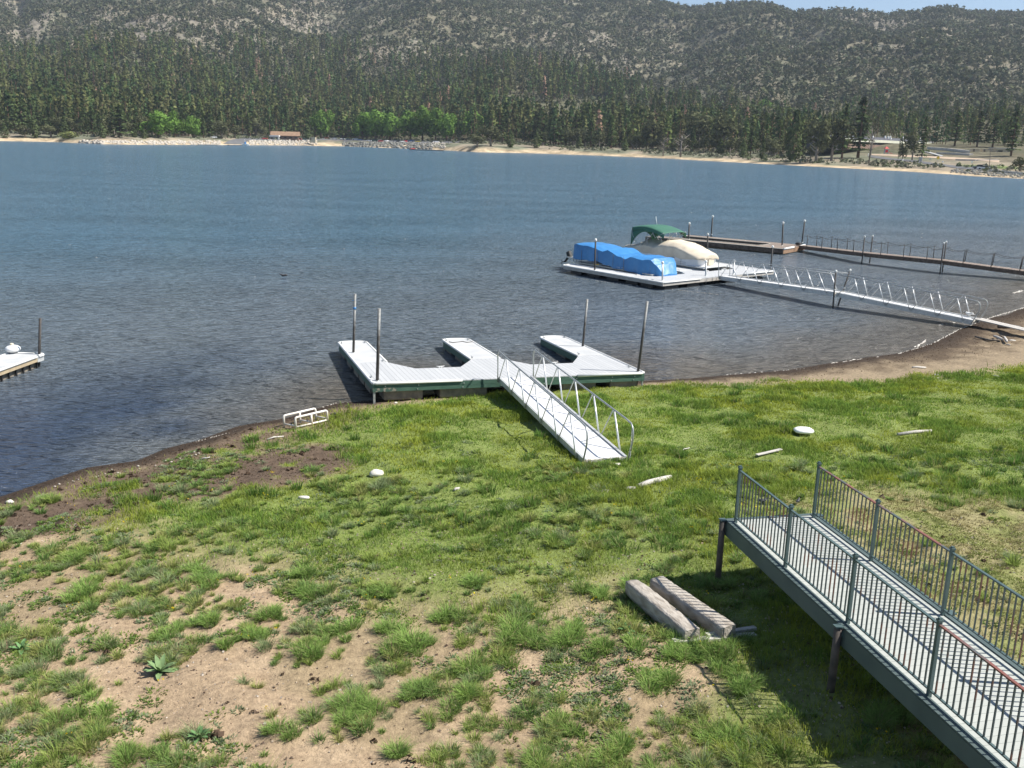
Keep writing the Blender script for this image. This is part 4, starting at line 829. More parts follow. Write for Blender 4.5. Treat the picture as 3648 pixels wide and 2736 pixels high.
# ------------------------------------------------------------------ boats
def loft(stations, n=24):
    """stations: (x, list of (y,z))"""
    vs = []; 
    for x, prof in stations:
        for y, z in prof: vs.append((x, y, z))
    m = len(stations[0][1]); fs = [(i * m + j, i * m + j + 1, (i + 1) * m + j + 1, (i + 1) * m + j) for i in range(len(stations) - 1) for j in range(m - 1)]
    return vs, fs
def drape(parent, name, mtl, L, tops, halfw, low, wrinkle=.05, m=40, K=30, seed=3, corner=.16, flare=.06, sharp=False):
    """canvas over a boat: tops(x)->height of ridge, low(x)->hem height, rounded box section"""
    st = []
    for i in range(m + 1):
        f = i / m; x = f * L; hw = halfw(f); zt = tops(f); zl = low(f); pr = []
        for k in range(K + 1):
            q = k / K * 2 - 1; sgn = -1 if q < 0 else 1; a = abs(q)
            if a > .5:
                k2 = (a - .5) / .5; y = hw + flare * k2 * 1.0; z = zt - corner - (zt - corner - zl) * k2; wr = wrinkle * (1.2 * k2 + .3)
                y += (fbm(np.array([x * 2.4 + z * .7]), np.array([sgn * 5 + z * .6]), 3, seed)[0] - .5) * wr * 3.0
                if sharp: y += .10 * k2 * (abs(math.sin(x * 5.3 + 1.5 * math.sin(x * 1.7) + z * .9)) ** .6 - .5) * (1 if f > .58 else .25)
                z += 0 if k2 < 1 else (fbm(np.array([x * 1.7]), np.array([sgn * 9.]), 3, seed + 4)[0] - .5) * .22
            else:
                k2 = a / .5; y = hw * k2; z = zt - corner * k2 ** 3 + (fbm(np.array([x * 1.6]), np.array([q * 3.]), 3, seed + 8)[0] - .5) * wrinkle * 3.2
            pr.append((sgn * y, z))
        st.append((x, pr))
    vs, fs = loft(st); mb = MB(); mb.add(vs, fs, not sharp)
    for ends in (0, m):
        b = ends * (K + 1); c = np.mean([vs[b + k] for k in range(K + 1)], axis=0); idx = len(mb.v); mb.v.append(tuple(c)); 
        for k in range(K): mb.f.append((b + k, b + k + 1, idx)); mb.sm.append(False)
        mb.f.append((b + K, b, idx)); mb.sm.append(False)
    return mb.build(name, mtl, parent)
ip = lambda xs, ys: (lambda f: float(np.interp(f, xs, ys)))
def pontoons(P, L, hw, m):
    for y in (-hw + .32, hw - .32):
        MB().tube([(.1, y, .22), (.3, y, .2), (L - 1.1, y, .2), (L - .45, y, .26), (L - .1, y, .40)], [.22, .29, .29, .22, .04], 14).build('pontoon', m, P)
    MB().box((L / 2 - .1, 0, .56), (L - .4, 2 * hw, .07)).build('deck', M['alu_dull'], P)
e2 = lambda a, b, z: fr2.W(a, b, z)
# blue covered boat: stern outward, bow towards the walkway
frB = Frame(e2(2.78, 9.9, -.5), -fr2.b, fr2.a); P = frB.empty('pontoon_boat'); tag(P, 'pontoon boat wrapped in a bright blue tarp, with a black outboard motor', 'boat', 'covered pontoon boats')
frB.O[2] = 0
LB = 8.0; pontoons(P, LB - .2, 1.22, M['alu_dull'])
drape(P, 'tarp', M['blue_tarp'], LB, ip([0, .03, .18, .3, .36, .42, .47, .53, .58, .63, .68, .74, .82, .9, .95, 1], [1.86, 1.93, 1.90, 1.74, 1.66, 1.82, 1.70, 1.52, 1.46, 1.36, 1.56, 1.58, 1.50, 1.56, 1.22, .62]),
      ip([0, .04, .8, .93, 1], [1.18, 1.24, 1.22, 1.02, .62]), ip([0, .1, .3, .45, .5, .6, .72, .8, 1], [.86, .80, .86, .66, .60, .62, .52, .44, .42]), .035, m=120, K=60, corner=.07, sharp=True)
mb = MB()
for x in (.9, 2.5, 4.0, 5.0): mb.tube([(x, -1.3, .6), (x, -1.31, 1.5)], .012, 5)
mb.build('tie_ropes', M['rope'], P)
o = MB().box((0, 0, 0), (.34, .30, .5)).build('motor_cowling', M['black'], P, bevel=.08); o.location = (-1.0, -.72, .95); o.rotation_euler = (0, -.5, 0)
MB().tube([(-1.1, -.72, .75), (-1.35, -.72, .5), (-1.5, -.72, .38)], [.10, .07, .06], 8).tube([(-1.7, -.72, .36), (-1.3, -.72, .44)], [.02, .06], 8).build('motor_leg', M['black'], P)
mb = MB()
for k in range(3): a = k * 2.09; mb.box((-1.73, -.72 + .09 * math.cos(a), .36 + .09 * math.sin(a)), (.015, .14, .07), (1, 0, 0), (0, math.cos(a), math.sin(a)), (0, -math.sin(a), math.cos(a)))
mb.build('propeller', M['black'], P)
mb = MB()
for x in (-.12, .18): mb.tube([(x, -1.12, .6)] + [(x + .16 - .16 * math.cos(k * math.pi / 8), -1.12, .82 + .16 * math.sin(k * math.pi / 8)) for k in range(9)] + [(x + .32, -1.12, .6)], .022, 6)
mb.build('boarding_ladder', M['galv'], P)
MB().bar((.2, -.5, .72), (-1.0, -.72, .78), .5, .1).build('transom_bracket', M['alu_dull'], P)
MB().box((2.35, -1.24, .66), (.5, .03, .10)).build('yellow_fender', M['yellow'], P)
MB().tube([(.25, .8, 1.8), (.1, .8, 2.15)], .014, 6).build('flag_staff', M['galv'], P)
mb = MB()
for z in (.62, .72): mb.tube([(.1, -1.26, z), (5.6, -1.26, z)], .02, 5)
mb.build('side_rail', M['alu_dull'], P)
# tan covered boat with green canopy
frT = Frame(e2(8.45, 10.9, -.5), -fr2.b, fr2.a); frT.O[2] = 0; P = frT.empty('pontoon_boat'); tag(P, 'pontoon boat under a tan canvas cover and a green canopy', 'boat', 'covered pontoon boats')
LT = 8.0; pontoons(P, LT + .3, 1.25, M['alu_dull'])
mb = MB(); 
outl = [(.25, -1.2), (6.4, -1.2), (7.2, -.95), (7.45, -.5), (7.45, .5), (7.2, .95), (6.4, 1.2), (.25, 1.2)]
mb.prism(outl, .60, 1.22).build('side_panels', M['white_paint'], P)
MB().box((7.75, 0, .62), (.75, 2.1, .06)).build('bow_platform', M['white_paint'], P, bevel=.01)
mb = MB()
for x in (.3, 1.9, 3.3, 4.6, 5.9): mb.box((x, -1.215, .92), (.03, .02, .6))
for z in (.68, .80): mb.box((3.3, -1.215, z), (6.1, .02, .025))
mb.build('panel_trim', M['galv'], P)
# small flowing maker's script, too small to read
mb = MB(); x = 4.75
for wd_, hh in ((.10, .1), (.05, .06), (.07, .12), (.06, .07), (.05, .14), (.08, .06)):
    mb.tube([(x, -1.222, 1.00), (x + wd_ * .4, -1.222, 1.00 + hh), (x + wd_ * .8, -1.222, 1.0), (x + wd_, -1.222, 1.03)], .009, 4); x += wd_ + .03
mb.build('lettering', M['dark_steel'], P)
drape(P, 'cover', M['tan'], 7.65, ip([0, .06, .16, .24, .34, .42, .52, .56, .62, .72, .8, .9, 1], [1.38, 1.42, 1.62, 1.88, 1.90, 1.82, 2.06, 2.10, 2.08, 2.02, 1.86, 1.62, 1.38]), ip([0, .85, .95, 1], [1.24, 1.26, 1.14, .72]), ip([0, .7, .9, 1], [1.05, 1.05, 1.06, 1.10]), .04, m=60, K=40, seed=23, corner=.36, flare=.0)
MB().prism([(7.35, -.35), (7.62, -.3), (7.62, .3), (7.35, .35)], .66, 1.2).build('bow_flap', M['tan'], P, bevel=.05)
# canopy: arched green canvas with rear curtain
st = []
for i in range(21):
    f = i / 20; x = .95 + 3.2 * f; z = 2.76 + .30 * math.sin(math.pi * min(1, f * .9 + .08)) - .16 * f; pr = []
    for k in range(17):
        q = k / 16 * 2 - 1; sc = .42 * abs(math.sin(f * math.pi * 2)) ** .8 if True else 0
        drop = .16 * abs(q) ** 2.5 + (max(0, abs(q) - .86) / .14) * (.16 + .10 * (1 - abs(math.sin(f * 2 * math.pi))))
        pr.append((1.18 * math.sin(q * math.pi / 2) ** 1 if True else 0, z - drop))
    st.append((x, pr))
vs, fs = loft(st); o = MB().add(vs, fs, True).build('canopy', M['green_canvas'], P); sd_ = o.modifiers.new('thick', 'SOLIDIFY'); sd_.thickness = .02
mb = MB()
for sgn in (-1, 1):
    n0 = 12; top_ = [(.95 + 1.7 * k / n0, sgn * 1.17, 2.66 + .05 * math.sin(k / n0 * 3)) for k in range(n0 + 1)]; bot = [(.95 + 1.7 * k / n0, sgn * 1.2, 1.42 + 1.16 * (1 - (1 - k / n0) ** 2.6)) for k in range(n0 + 1)]
    mb.add(top_ + bot, [(k, k + 1, n0 + 2 + k, n0 + 1 + k) for k in range(n0)], True)
pr_t = [(.94, -1.17 + 2.34 * k / 10, 2.70) for k in range(11)]; pr_b = [(.93, -1.2 + 2.4 * k / 10, 1.42 + 1.0 * math.sin(math.pi * k / 10) ** .5) for k in range(11)]
mb.add(pr_t + pr_b, [(k, k + 1, 12 + k, 11 + k) for k in range(10)], True)
o = mb.build('canopy_curtain', M['green_canvas'], P); sd_ = o.modifiers.new('thick', 'SOLIDIFY'); sd_.thickness = .012
mb = MB()
for sgn in (-1, 1):
    y = sgn * 1.2
    mb.tube([(2.6, y, 1.45), (2.55, y, 2.3), (2.45, y * .95, 2.7)], .022, 6); mb.tube([(1.85, y, 1.42), (1.1, y, 2.2), (.98, y, 2.68)], .022, 6); mb.tube([(1.85, y, 1.42), (2.75, y, 2.2), (3.2, y * .96, 2.66)], .022, 6)
    mb.tube([(3.3, y, 2.2), (4.1, y * .96, 2.62)], .022, 6); mb.tube([(3.3, y, 2.25), (3.05, y, 2.6)], .022, 6); mb.tube([(3.9, y * .9, 2.0), (3.6, y * .95, 2.6)], .022, 6)
mb.build('canopy_frame', M['galv'], P)
MB().tube([(1.5, .9, 2.9), (1.35, .9, 3.45)], .02, 6).ball((1.35, .9, 3.48), .035).build('stern_light', M['white_paint'], P)
MB().ball((.05, .95, 1.42), .14, sq=(1.5, .8, .6)).build('cushion', M['tan'], P)

# ------------------------------------------------------------------ raised green walkway
pl4 = [(2631, 1861), (2812, 2021), (3032.5, 2219.5), (3323, 2480)]; pw = [G(u, v, 2.02) for u, v in pl4]
dirw = pw[3] - pw[0]; dirw /= np.linalg.norm(dirw); frW = Frame(pw[0], dirw, np.cross(Zv, dirw)); P = frW.empty('raised_walkway'); tag(P, 'raised green grey steel walkway with balustrades, coming in from the lower right corner', 'walkway')
WL_ = 15.5; WW = 1.46; bay = float(np.linalg.norm(pw[3] - pw[0]) / 3)
MB().box((WL_ / 2 - .12, WW / 2, -.02), (WL_, WW + .30, .04)).build('deck', M['grate'], P)
for y in (-.17, WW + .17): MB().box((WL_ / 2 - .14, y, -.145), (WL_ + .04, .07, .27)).box((WL_ / 2 - .14, y + (.03 if y < 0 else -.03), .008), (WL_ + .04, .13, .022)).build('side_beam', M['beam_green'], P)
MB().box((-.15, WW / 2, -.12), (.08, WW + .3, .26)).build('end_beam', M['beam_green'], P)
mb = MB()
for k in range(9): mb.box((.5 + k * 1.8, WW / 2, -.13), (.08, WW + .3, .18))
mb.build('joists', M['beam_green'], P)
nbays = 8
for side_, y in (('near', -.06), ('far', WW + .06)):
    for k in range(nbays + 1):
        o = MB().box((k * bay, y, .52), (.05, .05, 1.1)).build('post', M['green_steel'], P)
        MB().box((k * bay, y, 1.08), (.068, .068, .028)).box((k * bay, y, 1.10), (.04, .04, .03)).build('post_cap', M['green_steel'], o)
    for k in range(nbays):
        MB().box(((k + .5) * bay, y, 1.02), (bay - .05, .042, .022)).build('top_rail', M['red_primer'] if (side_ == 'far' and k < 2) or (side_ == 'near' and k == 3) or k > 4 else M['green_steel'], P)
        MB().box(((k + .5) * bay, y, .10), (bay - .05, .035, .02)).build('bottom_rail', M['green_steel'], P)
    rest = MB(); nb = 16; cnt_ = 0
    dk = mat('baluster_' + side_, (.065, .085, .085), (.16, .08, .06), 2.5, .6, sharp=(.55, .62))
    for k in range(nbays):
        for j in range(nb):
            x = (k + (j + 1) / (nb + 1)) * bay
            if cnt_ < 48: MB().box((x, y, .56), (.018, .018, .9)).build('baluster', dk, P); cnt_ += 1
            else: rest.box((x, y, .56), (.018, .018, .9))
    o = rest.build('balusters', dk, P); o['kind'] = 'stuff'
for x, y in ((-.10, -.27), (2 * bay + .10, -.27), (-.03, WW + .2), (2 * bay, WW + .2), (4.4 * bay, -.27), (4.4 * bay, WW + .2)):
    w_ = frW.W(x, y, 0); zg = nz1(w_[0], w_[1]); MB().tube([(x, y, zg - 2.02 - .1), (x, y, .02)], .058, 12).build('support_leg', M['rust'], P); MB().box((x, y * 1.0, .03), (.12, .12, .02)).box((x + .0, y + (.1 if y < 0 else -.1), -.08), (.10, .12, .10)).build('leg_bracket', M['green_steel'], P)

# ------------------------------------------------------------------ things lying about
def timber(u0, v0, u1, v1, z, w, label, seed):
    a, b_ = G(u0, v0, z), G(u1, v1, z); fr = Frame(a, b_ - a, np.cross(Zv, b_ - a)); L_ = np.linalg.norm(b_ - a); rg = np.random.default_rng(seed); st = []
    for i in range(25):
        f = i / 24; x = f * L_; k = 1 - .22 * math.exp(-f * 9) * (seed % 2); j = lambda: rg.normal(0, .003)
        pr = []
        for c in range(17):
            an = -math.pi * c / 8 + .785; r_ = w / 2 * k / max(abs(math.cos(an)), abs(math.sin(an))) ; r_ = min(r_, w / 2 * k * 1.36); pr.append((-w / 2 + r_ * math.cos(an) + j(), -w / 2 + r_ * math.sin(an) + j()))
        pr[16] = pr[0]; st.append((x, pr))
    vs, fs = loft(st); mb = MB(); mb.add(vs, fs, True); m_ = 17; mb.f.append(tuple(range(m_))[::-1][:16]); mb.sm.append(False); mb.f.append(tuple(24 * m_ + k for k in range(16))); mb.sm.append(False)
    o = mb.build('timber_beam', M['timber']); o.matrix_world = fr.M(); mm = MB(); tag(o, label, 'timber', 'timber beams on the grass'); return o
M['timber'] = mat('weathered_grey_timber', (.27, .235, .195), (.46, .42, .365), 11, .95, bump=1.0, bscale=26, stretch=(.35, 1, 1))
zt = nz1(2.6, 15.6) + .38
timber(2273, 2056, 2495, 2237, zt, .29, 'weathered square timber beam nearer the camera, its far end splintered', 3)
timber(2362, 2050, 2623, 2224, zt, .29, 'weathered square timber beam with railing shadows across its top', 4)
def plank(u0, v0, u1, v1, dz, w, h, label, nm='board', m='grey_wood', grp='pale boards and driftwood'):
    a = onground(u0, v0); b_ = onground(u1, v1); a[2] += dz; b_[2] += dz; d_ = b_ - a; o = MB().bar((0, 0, 0), d_, w, h).build(nm, M[m], bevel=.006); o.location = a; tag(o, label, 'board', grp); return o
plank(2397, 2296, 2690, 2272, .05, .12, .06, 'white weathered board under the near ends of the timber beams')
plank(2514, 2274, 2690, 2248, .06, .09, .05, 'short pale board sticking out from under the right timber beam')
plank(2695, 1627, 2782, 1611, .09, .10, .03, 'flat pale plank in the grass just beyond the walkway end')
def stick(pts, r, label, m='grey_wood', nm='driftwood', dz=.03, grp='pale boards and driftwood', cat='driftwood'):
    P0 = onground(*pts[0]); q = [onground(*p) - P0 + [0, 0, dz] for p in pts]
    if len(q) == 2:
        q = [q[0], q[0] * .66 + q[1] * .34 + [0, .02, .012], q[0] * .3 + q[1] * .7 + [0, -.02, .0], q[1]]
    rr = [r * .7] + [r * (1 + .25 * ((i * 37) % 5 - 2) / 3) for i in range(len(q) - 2)] + [r * .6]
    o = MB().tube(q, rr, 7).build(nm, M[m]); o.location = P0; tag(o, label, cat, grp); return o
stick([(2272, 1740), (2388, 1706)], .085, 'thick bleached log lying in the grass below the gangway foot', dz=.06)
stick([(2228, 1747), (2262, 1741)], .05, 'short bleached stub at the left end of the thick log')
stick([(2141, 1757), (2168, 1753)], .06, 'small pale stump end half hidden in the grass left of the log')
stick([(3197, 1554), (3260, 1545), (3318, 1541)], .065, 'long pale driftwood plank lying in the grass at the far right', dz=.06)
stick([(952, 1569), (975, 1561), (1011, 1558)], .03, 'bent white stick on the brown litter below the pipe rack')
stick([(715, 1640), (748, 1632)], .022, 'thin pale stick on the left bank')
stick([(2430, 1608), (2456, 1598)], .018, 'thin grey stick in the grass right of the gangway chain')
stick([(1618, 1750), (1636, 1742)], .04, 'pale chunk of wood in the middle of the lush grass')
stick([(3473, 1205), (3530, 1216), (3560, 1217)], .06, 'dark branch of the driftwood pile on the right beach', m='dark_wood', dz=.08)
stick([(3540, 1206), (3570, 1218)], .07, 'thick pale log of the driftwood pile on the right beach', dz=.12)
stick([(3577, 1210), (3586, 1226)], .07, 'short greenish log standing out of the driftwood pile on the right beach', dz=.12)
stick([(3560, 1204), (3574, 1212)], .04, 'small dark stick at the back of the driftwood pile on the right beach', m='dark_wood', dz=.12)
stick([(3594, 1215), (3617, 1213)], .05, 'pale stick right of the driftwood pile on the beach')
stick([(3583, 1229), (3600, 1231)], .03, 'thin pale stick in front of the driftwood pile on the beach')
stick([(3535, 1342), (3563, 1346)], .045, 'bone coloured stick at the edge of the right hand grass')
stick([(3250, 1311), (3298, 1310)], .05, 'low pale driftwood on the sand left of the grass edge')
def rock(u, v, w, label, sq=(1, .7, .5), m='rock_white', seed=1, nm='rock', cat='rock', dz=0):
    p = onground(u, v); rg = np.random.default_rng(seed); mb = MB().ball((0, 0, 0), w / 2, 14, 9, sq); vs = np.array(mb.v); d = np.linalg.norm(vs, axis=1)
    k = 1 + (.07 if nm == 'white_slab' else .32) * (fbm(vs[:, 0] / w * 3 + seed * 7, (vs[:, 1] + vs[:, 2] * 1.3) / w * 3, 3, seed) - .5) * 2; mb.v = [tuple(a) for a in vs * k[:, None]]
    o = mb.build(nm, M[m]); o.location = (p[0], p[1], p[2] + w * sq[2] * .32 + dz); tag(o, label, cat, 'stones lying in the grass' if cat == 'rock' else None); return o
M['rock_white'] = mat('white_rock', (.62, .58, .50), (.72, .69, .63), 8, .9, bump=.4)
M['slab_white'] = mat('white_painted_slab', (.80, .80, .78), (.45, .28, .16), 7, .7, sharp=(.62, .70))
rock(1341, 1695, .40, 'lumpy white rock in the grass, seen alone left of the gangway', seed=5); rock(1084, 1776, .28, 'flat buff stone where the lush grass begins on the left', sq=(1, .45, .3), seed=8)
rock(36, 1792, .2, 'small pale stone at the left edge of the bank', seed=9); rock(1596, 1500, .14, 'small white stone in the grass left of the gangway', seed=12)
rock(2861, 1549, .62, 'large white oval slab lying in the grass beyond the walkway', sq=(1, .82, .30), m='slab_white', seed=2, nm='white_slab', cat='slab', dz=.08)
rock(1410, 1437, .12, 'white pebble in front of the left float of the grounded dock', seed=15); rock(2723, 1545, .12, 'little white stone left of the white oval slab', sq=(1.6, .6, .4), seed=16)
rock(3335, 1338, .16, 'white stone at the left edge of the right hand grass', seed=18); rock(3340, 1349, .12, 'smaller white stone just below the one at the grass edge', seed=19); rock(3437, 1327, .14, 'pale stone in the grass edge near the beach', seed=20)
for i in range(26):
    u = 640 + random.random() * 0; a_ = random.random(); px_, py_ = (-11.5 + 3.0 * a_ + random.gauss(0, .12), 23.2 + 2.6 * a_ + random.gauss(0, .12) - .6)
    o = MB().ball((0, 0, 0), (.018 + .022 * random.random()), 6, 4, (1, .8, .6)).build('pebble', M['rock']); o.location = (px_, py_, nz1(px_, py_) + .02); tag(o, 'small white pebble in the line of stones on the left mud bank', 'pebble', 'pebbles on the left bank')
# brick
p = onground(2197, 1662); o = MB().box((0, 0, 0), (.20, .10, .06)).build('brick', M['rock_white'], bevel=.008); o.location = (p[0], p[1], p[2] + .05); o.rotation_euler = (.15, 0, .1); tag(o, 'pale brick lying in the grass below the gangway foot', 'brick')
# white pipe rack
c0 = onground(1054.4, 1528); c1 = onground(1167, 1501); ex = c1 - c0; ex[2] = 0; Lr = np.linalg.norm(ex); fr = Frame(c0 + [0, 0, .0], ex); fr = Frame(c0, c1 - c0); P = fr.empty('pipe_rack'); tag(P, 'white plastic pipe rack standing at the water edge left of the dock', 'rack')
hh = .36; r = .035; yb = .42
for y, nm in ((0, 'front_frame'), (yb, 'rear_frame')):
    dx = -.17 if y else 0
    MB().tube([(dx, y, 0), (dx, y, hh - .05), (dx + .015, y, hh - .015), (dx + .05, y, hh), (dx + Lr - .05, y, hh), (dx + Lr - .015, y, hh - .015), (dx + Lr, y, hh - .05), (dx + Lr, y, 0)], r, 8).build(nm, M['pvc'], P)
    MB().tube([(dx + Lr / 2, y, 0), (dx + Lr / 2, y, hh)], r, 8).build('middle_leg', M['pvc'], P)
MB().tube([(0, 0, .05), (Lr, 0, .05)], r * .8, 8).build('bottom_rail', M['pvc'], P)
for f in (0, .5, 1):
    MB().tube([(-.17 + f * Lr, yb, .10), (f * Lr, 0, .10)], r * .7, 8).build('cross_pipe', M['pvc'], P)
# dark clump by the rack
p = onground(1187, 1489); mb = MB().ball((0, 0, .06), .08, 10, 7, (1, .8, .9)).ball((.05, .01, .14), .045).ball((-.06, 0, .12), .035); o = mb.build('mud_clod', M['black']); o.location = p; tag(o, 'small dark clod just right of the white pipe rack', 'clod')

# ------------------------------------------------------------------ birds
def bird(p, L_, ang, body, label, head=None, wing=None, cat='bird'):
    e = empty('bird', p, ang); s = L_
    st = [(-.62, .012, .30), (-.45, .05, .30), (-.30, .09, .30), (-.12, .15, .31), (.05, .165, .33), (.20, .13, .38), (.29, .085, .45), (.34, .085, .50), (.40, .075, .52), (.46, .035, .51), (.56, .008, .495)]
    vs = []; n = 10
    for x, r_, z in st: vs += [(x * s, r_ * s * math.cos(k * 2 * math.pi / n), (z + r_ * (.55 if x < -.25 else .95) * math.sin(k * 2 * math.pi / n)) * s) for k in range(n)]
    fs = [(i * n + k, i * n + (k + 1) % n, (i + 1) * n + (k + 1) % n, (i + 1) * n + k) for i in range(len(st) - 1) for k in range(n)]
    mb = MB(); mb.add(vs, fs, True); mb.f.append(tuple(range(n))[::-1]); mb.sm.append(False)
    for y in (-.05, .05): mb.tube([(.0, y * s, .2 * s), (-.03 * s, y * s, .1 * s), (.0, y * s, 0)], .012 * s, 5).tube([(-.05 * s, y * s, .006 * s), (.08 * s, y * s, .006 * s)], .01 * s, 4)
    mb.build('body', body, e)
    for y in (-1, 1):
        w_ = MB().ball((0, 0, 0), .3 * s, 10, 6, (1, .14, .36)).build('wing', wing or body, e); w_.location = (-.16 * s, y * .14 * s, .35 * s); w_.rotation_euler = (0, .12, y * .08)
    if head: MB().ball((.35 * s, 0, .50 * s), .10 * s, 10, 7).build('head', head, e)
    tag(e, label, cat); return e
bird(onground(2718, 1795), .26, R_(15), M['bird_black'], 'black bird on the ground behind the first bay of the near balustrade')
bird(onground(2842, 1794), .22, R_(60), M['bird_black'], 'black bird on the dry grass left of the far end post of the walkway')
d_p = G(1010, 984, 0)
bird(d_p + [0, 0, -.12], .55, R_(200), M['bird_black'], 'dark water bird swimming alone in the middle of the lake')
pg = M3 + (E3 - M3) * .93 + _n * .75 + [0, 0, .02]
bird(pg, .50, R_(150), M['bird_white'], 'white and black bird standing on the shore end of the long gangway', head=M['bird_black'], wing=M['alu_dull'])

# ------------------------------------------------------------------ plants
def rosette(u, v, r, h, n, label, c, nm='mullein_plant', seed=1):
    rg = np.random.default_rng(seed); p = onground(u, v); mb = MB()
    for i in range(n):
        a = i * 2.4 + rg.normal(0, .2); f = i / n; el = .25 + 1.0 * f; l = r * (1.15 - .45 * f) * (.85 + .3 * rg.random()); w = l * .16; pts = []
        d = np.array([math.cos(a), math.sin(a), 0]); q = np.array([-math.sin(a), math.cos(a), 0]); m = 6; vs = []
        for k in range(m + 1):
            t = k / m; c0 = d * l * t * math.cos(el * (1 - .3 * t)) + Zv * (h * .05 + l * (math.sin(el) * t - .35 * t * t * (1 - f))); ww = w * math.sin(math.pi * min(1, (t * .88 + .12))) ** .8
            vs += [c0 - q * ww + Zv * ww * .35, c0, c0 + q * ww + Zv * ww * .35]
        mb.add(vs, [(k * 3, k * 3 + 1, k * 3 + 4, k * 3 + 3) for k in range(m)] + [(k * 3 + 1, k * 3 + 2, k * 3 + 5, k * 3 + 4) for k in range(m)], True)
    o = mb.build(nm, mat('leaf_' + nm + str(seed), c, tuple(x * 1.35 for x in c), 14, .8)); o.location = p; tag(o, label, 'plant'); return o
rosette(570, 2398, .30, .4, 16, 'large mullein rosette with upright pale green leaves, standing out at the lower left', (.13, .20, .08))
rosette(78, 2318, .22, .3, 12, 'broad leaved light green rosette near the left edge', (.10, .20, .07), 'weed_plant', 2)
rosette(710, 2630, .20, .2, 14, 'low broad leaved green weed near the bottom left', (.09, .18, .06), 'weed_plant', 3)
rosette(1840, 2130, .12, .2, 9, 'small leafy weed right of the middle among the tufts', (.10, .19, .06), 'weed_plant', 4)
rosette(2230, 2250, .16, .2, 10, 'big round leaved weed beside the nearer timber beam', (.08, .19, .06), 'weed_plant', 5)
#@@PART6

# ------------------------------------------------------------------ grass and weeds
def blades(bx, by, bz, h, w, az, bend, colr, tipc=1.25):
    """each blade: root pair, middle pair, tip"""
    n = len(bx); d = np.stack([np.cos(az), np.sin(az), np.zeros(n)], 1); q = np.stack([-np.sin(az), np.cos(az), np.zeros(n)], 1)
    th = az + RNG.normal(0, 1.2, n); q = np.stack([-np.sin(th), np.cos(th), np.zeros(n)], 1)
    B = np.stack([bx, by, bz], 1); hb = (h * bend)[:, None]; hh = h[:, None]; ww = w[:, None]
    m = B + d * hb * .30 + Zv * hh * .55; t = B + d * hb + Zv * hh * (1 - .25 * bend[:, None])
    V = np.stack([B - q * ww, B + q * ww, m + q * ww * .8, m - q * ww * .8, t], 1).reshape(-1, 3); i = np.arange(n)[:, None] * 5
    Q = np.concatenate([i + np.array([[0, 1, 2, 3]]), i + np.array([[3, 2, 4, 4]])], 0)
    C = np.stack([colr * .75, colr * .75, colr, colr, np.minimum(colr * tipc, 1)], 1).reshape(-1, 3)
    return V, Q, C
def tri_fix(V, Q):      # quads ending in a doubled index become real triangles
    return V, Q
KEEPOUT = []
def blade_obj(name, parts, label):
    Vs = []; q4 = []; t3 = []; Cs = []; b = 0
    for V, Q, C in parts:
        n = len(Q) // 2; q4.append(Q[:n] + b); t3.append(Q[n:, :3] + b); Vs.append(V); Cs.append(C); b += len(V)
    V = np.concatenate(Vs); q4 = np.concatenate(q4); t3 = np.concatenate(t3); C = np.concatenate(Cs)
    me = bpy.data.meshes.new(name); me.vertices.add(len(V)); me.vertices.foreach_set('co', V.astype(np.float32).ravel())
    nl = len(q4) * 4 + len(t3) * 3; me.loops.add(nl); me.loops.foreach_set('vertex_index', np.concatenate([q4.ravel(), t3.ravel()]).astype(np.int32))
    me.polygons.add(len(q4) + len(t3)); me.polygons.foreach_set('loop_start', np.concatenate([np.arange(len(q4)) * 4, len(q4) * 4 + np.arange(len(t3)) * 3]).astype(np.int32)); me.polygons.foreach_set('loop_total', np.concatenate([np.full(len(q4), 4), np.full(len(t3), 3)]).astype(np.int32))
    me.update(calc_edges=True); a = me.color_attributes.new('Col', 'FLOAT_COLOR', 'POINT'); cc = np.ones((len(V), 4), np.float32); cc[:, :3] = np.clip(C, 0, 1); a.data.foreach_set('color', cc.ravel())
    me.materials.append(M['grass']); o = bpy.data.objects.new(name, me); COL.objects.link(o); tag(o, label, 'grass', kind='stuff'); print(name, len(q4)); return o
def inrect(x, y, a, b, w):
    d = (b - a)[:2]; L_ = np.hypot(*d); d = d / L_; r0 = (x - a[0]) * d[0] + (y - a[1]) * d[1]; r1 = -(x - a[0]) * d[1] + (y - a[1]) * d[0]
    return (r0 > -.05) & (r0 < L_ + .05) & (abs(r1) < w)
_s2 = np.cross(Zv, g1l - g0l); _s2 /= np.linalg.norm(_s2)
def free(x, y):
    k = ~inrect(x, y, g1l + _s2 * .58 + (g0l - g1l) * .55, g1l + _s2 * .58, .62)
    for a, b, w in ((G(2273, 2056, zt), G(2495, 2237, zt), .13), (G(2362, 2050, zt), G(2623, 2224, zt), .13), (G(2830, 1549, .6), G(2895, 1549, .6), .24), (onground(2272, 1740), onground(2388, 1706), .07), (onground(2695, 1627), onground(2782, 1611), .07), (onground(3197, 1554), onground(3318, 1541), .08), (onground(1050, 1535), onground(1170, 1505), .12)): k &= ~inrect(x, y, a, b, w)
    return k
def sample_view(n, y0, y1, p=1.0):
    k = RNG.random(n); y = (y0 ** (p + 1) + k * (y1 ** (p + 1) - y0 ** (p + 1))) ** (1 / (p + 1)); t = -.63 + 1.26 * RNG.random(n); return t * y, y
GC = np.array([[.21, .33, .055], [.27, .37, .06], [.17, .29, .06], [.32, .385, .065], [.155, .26, .05]])
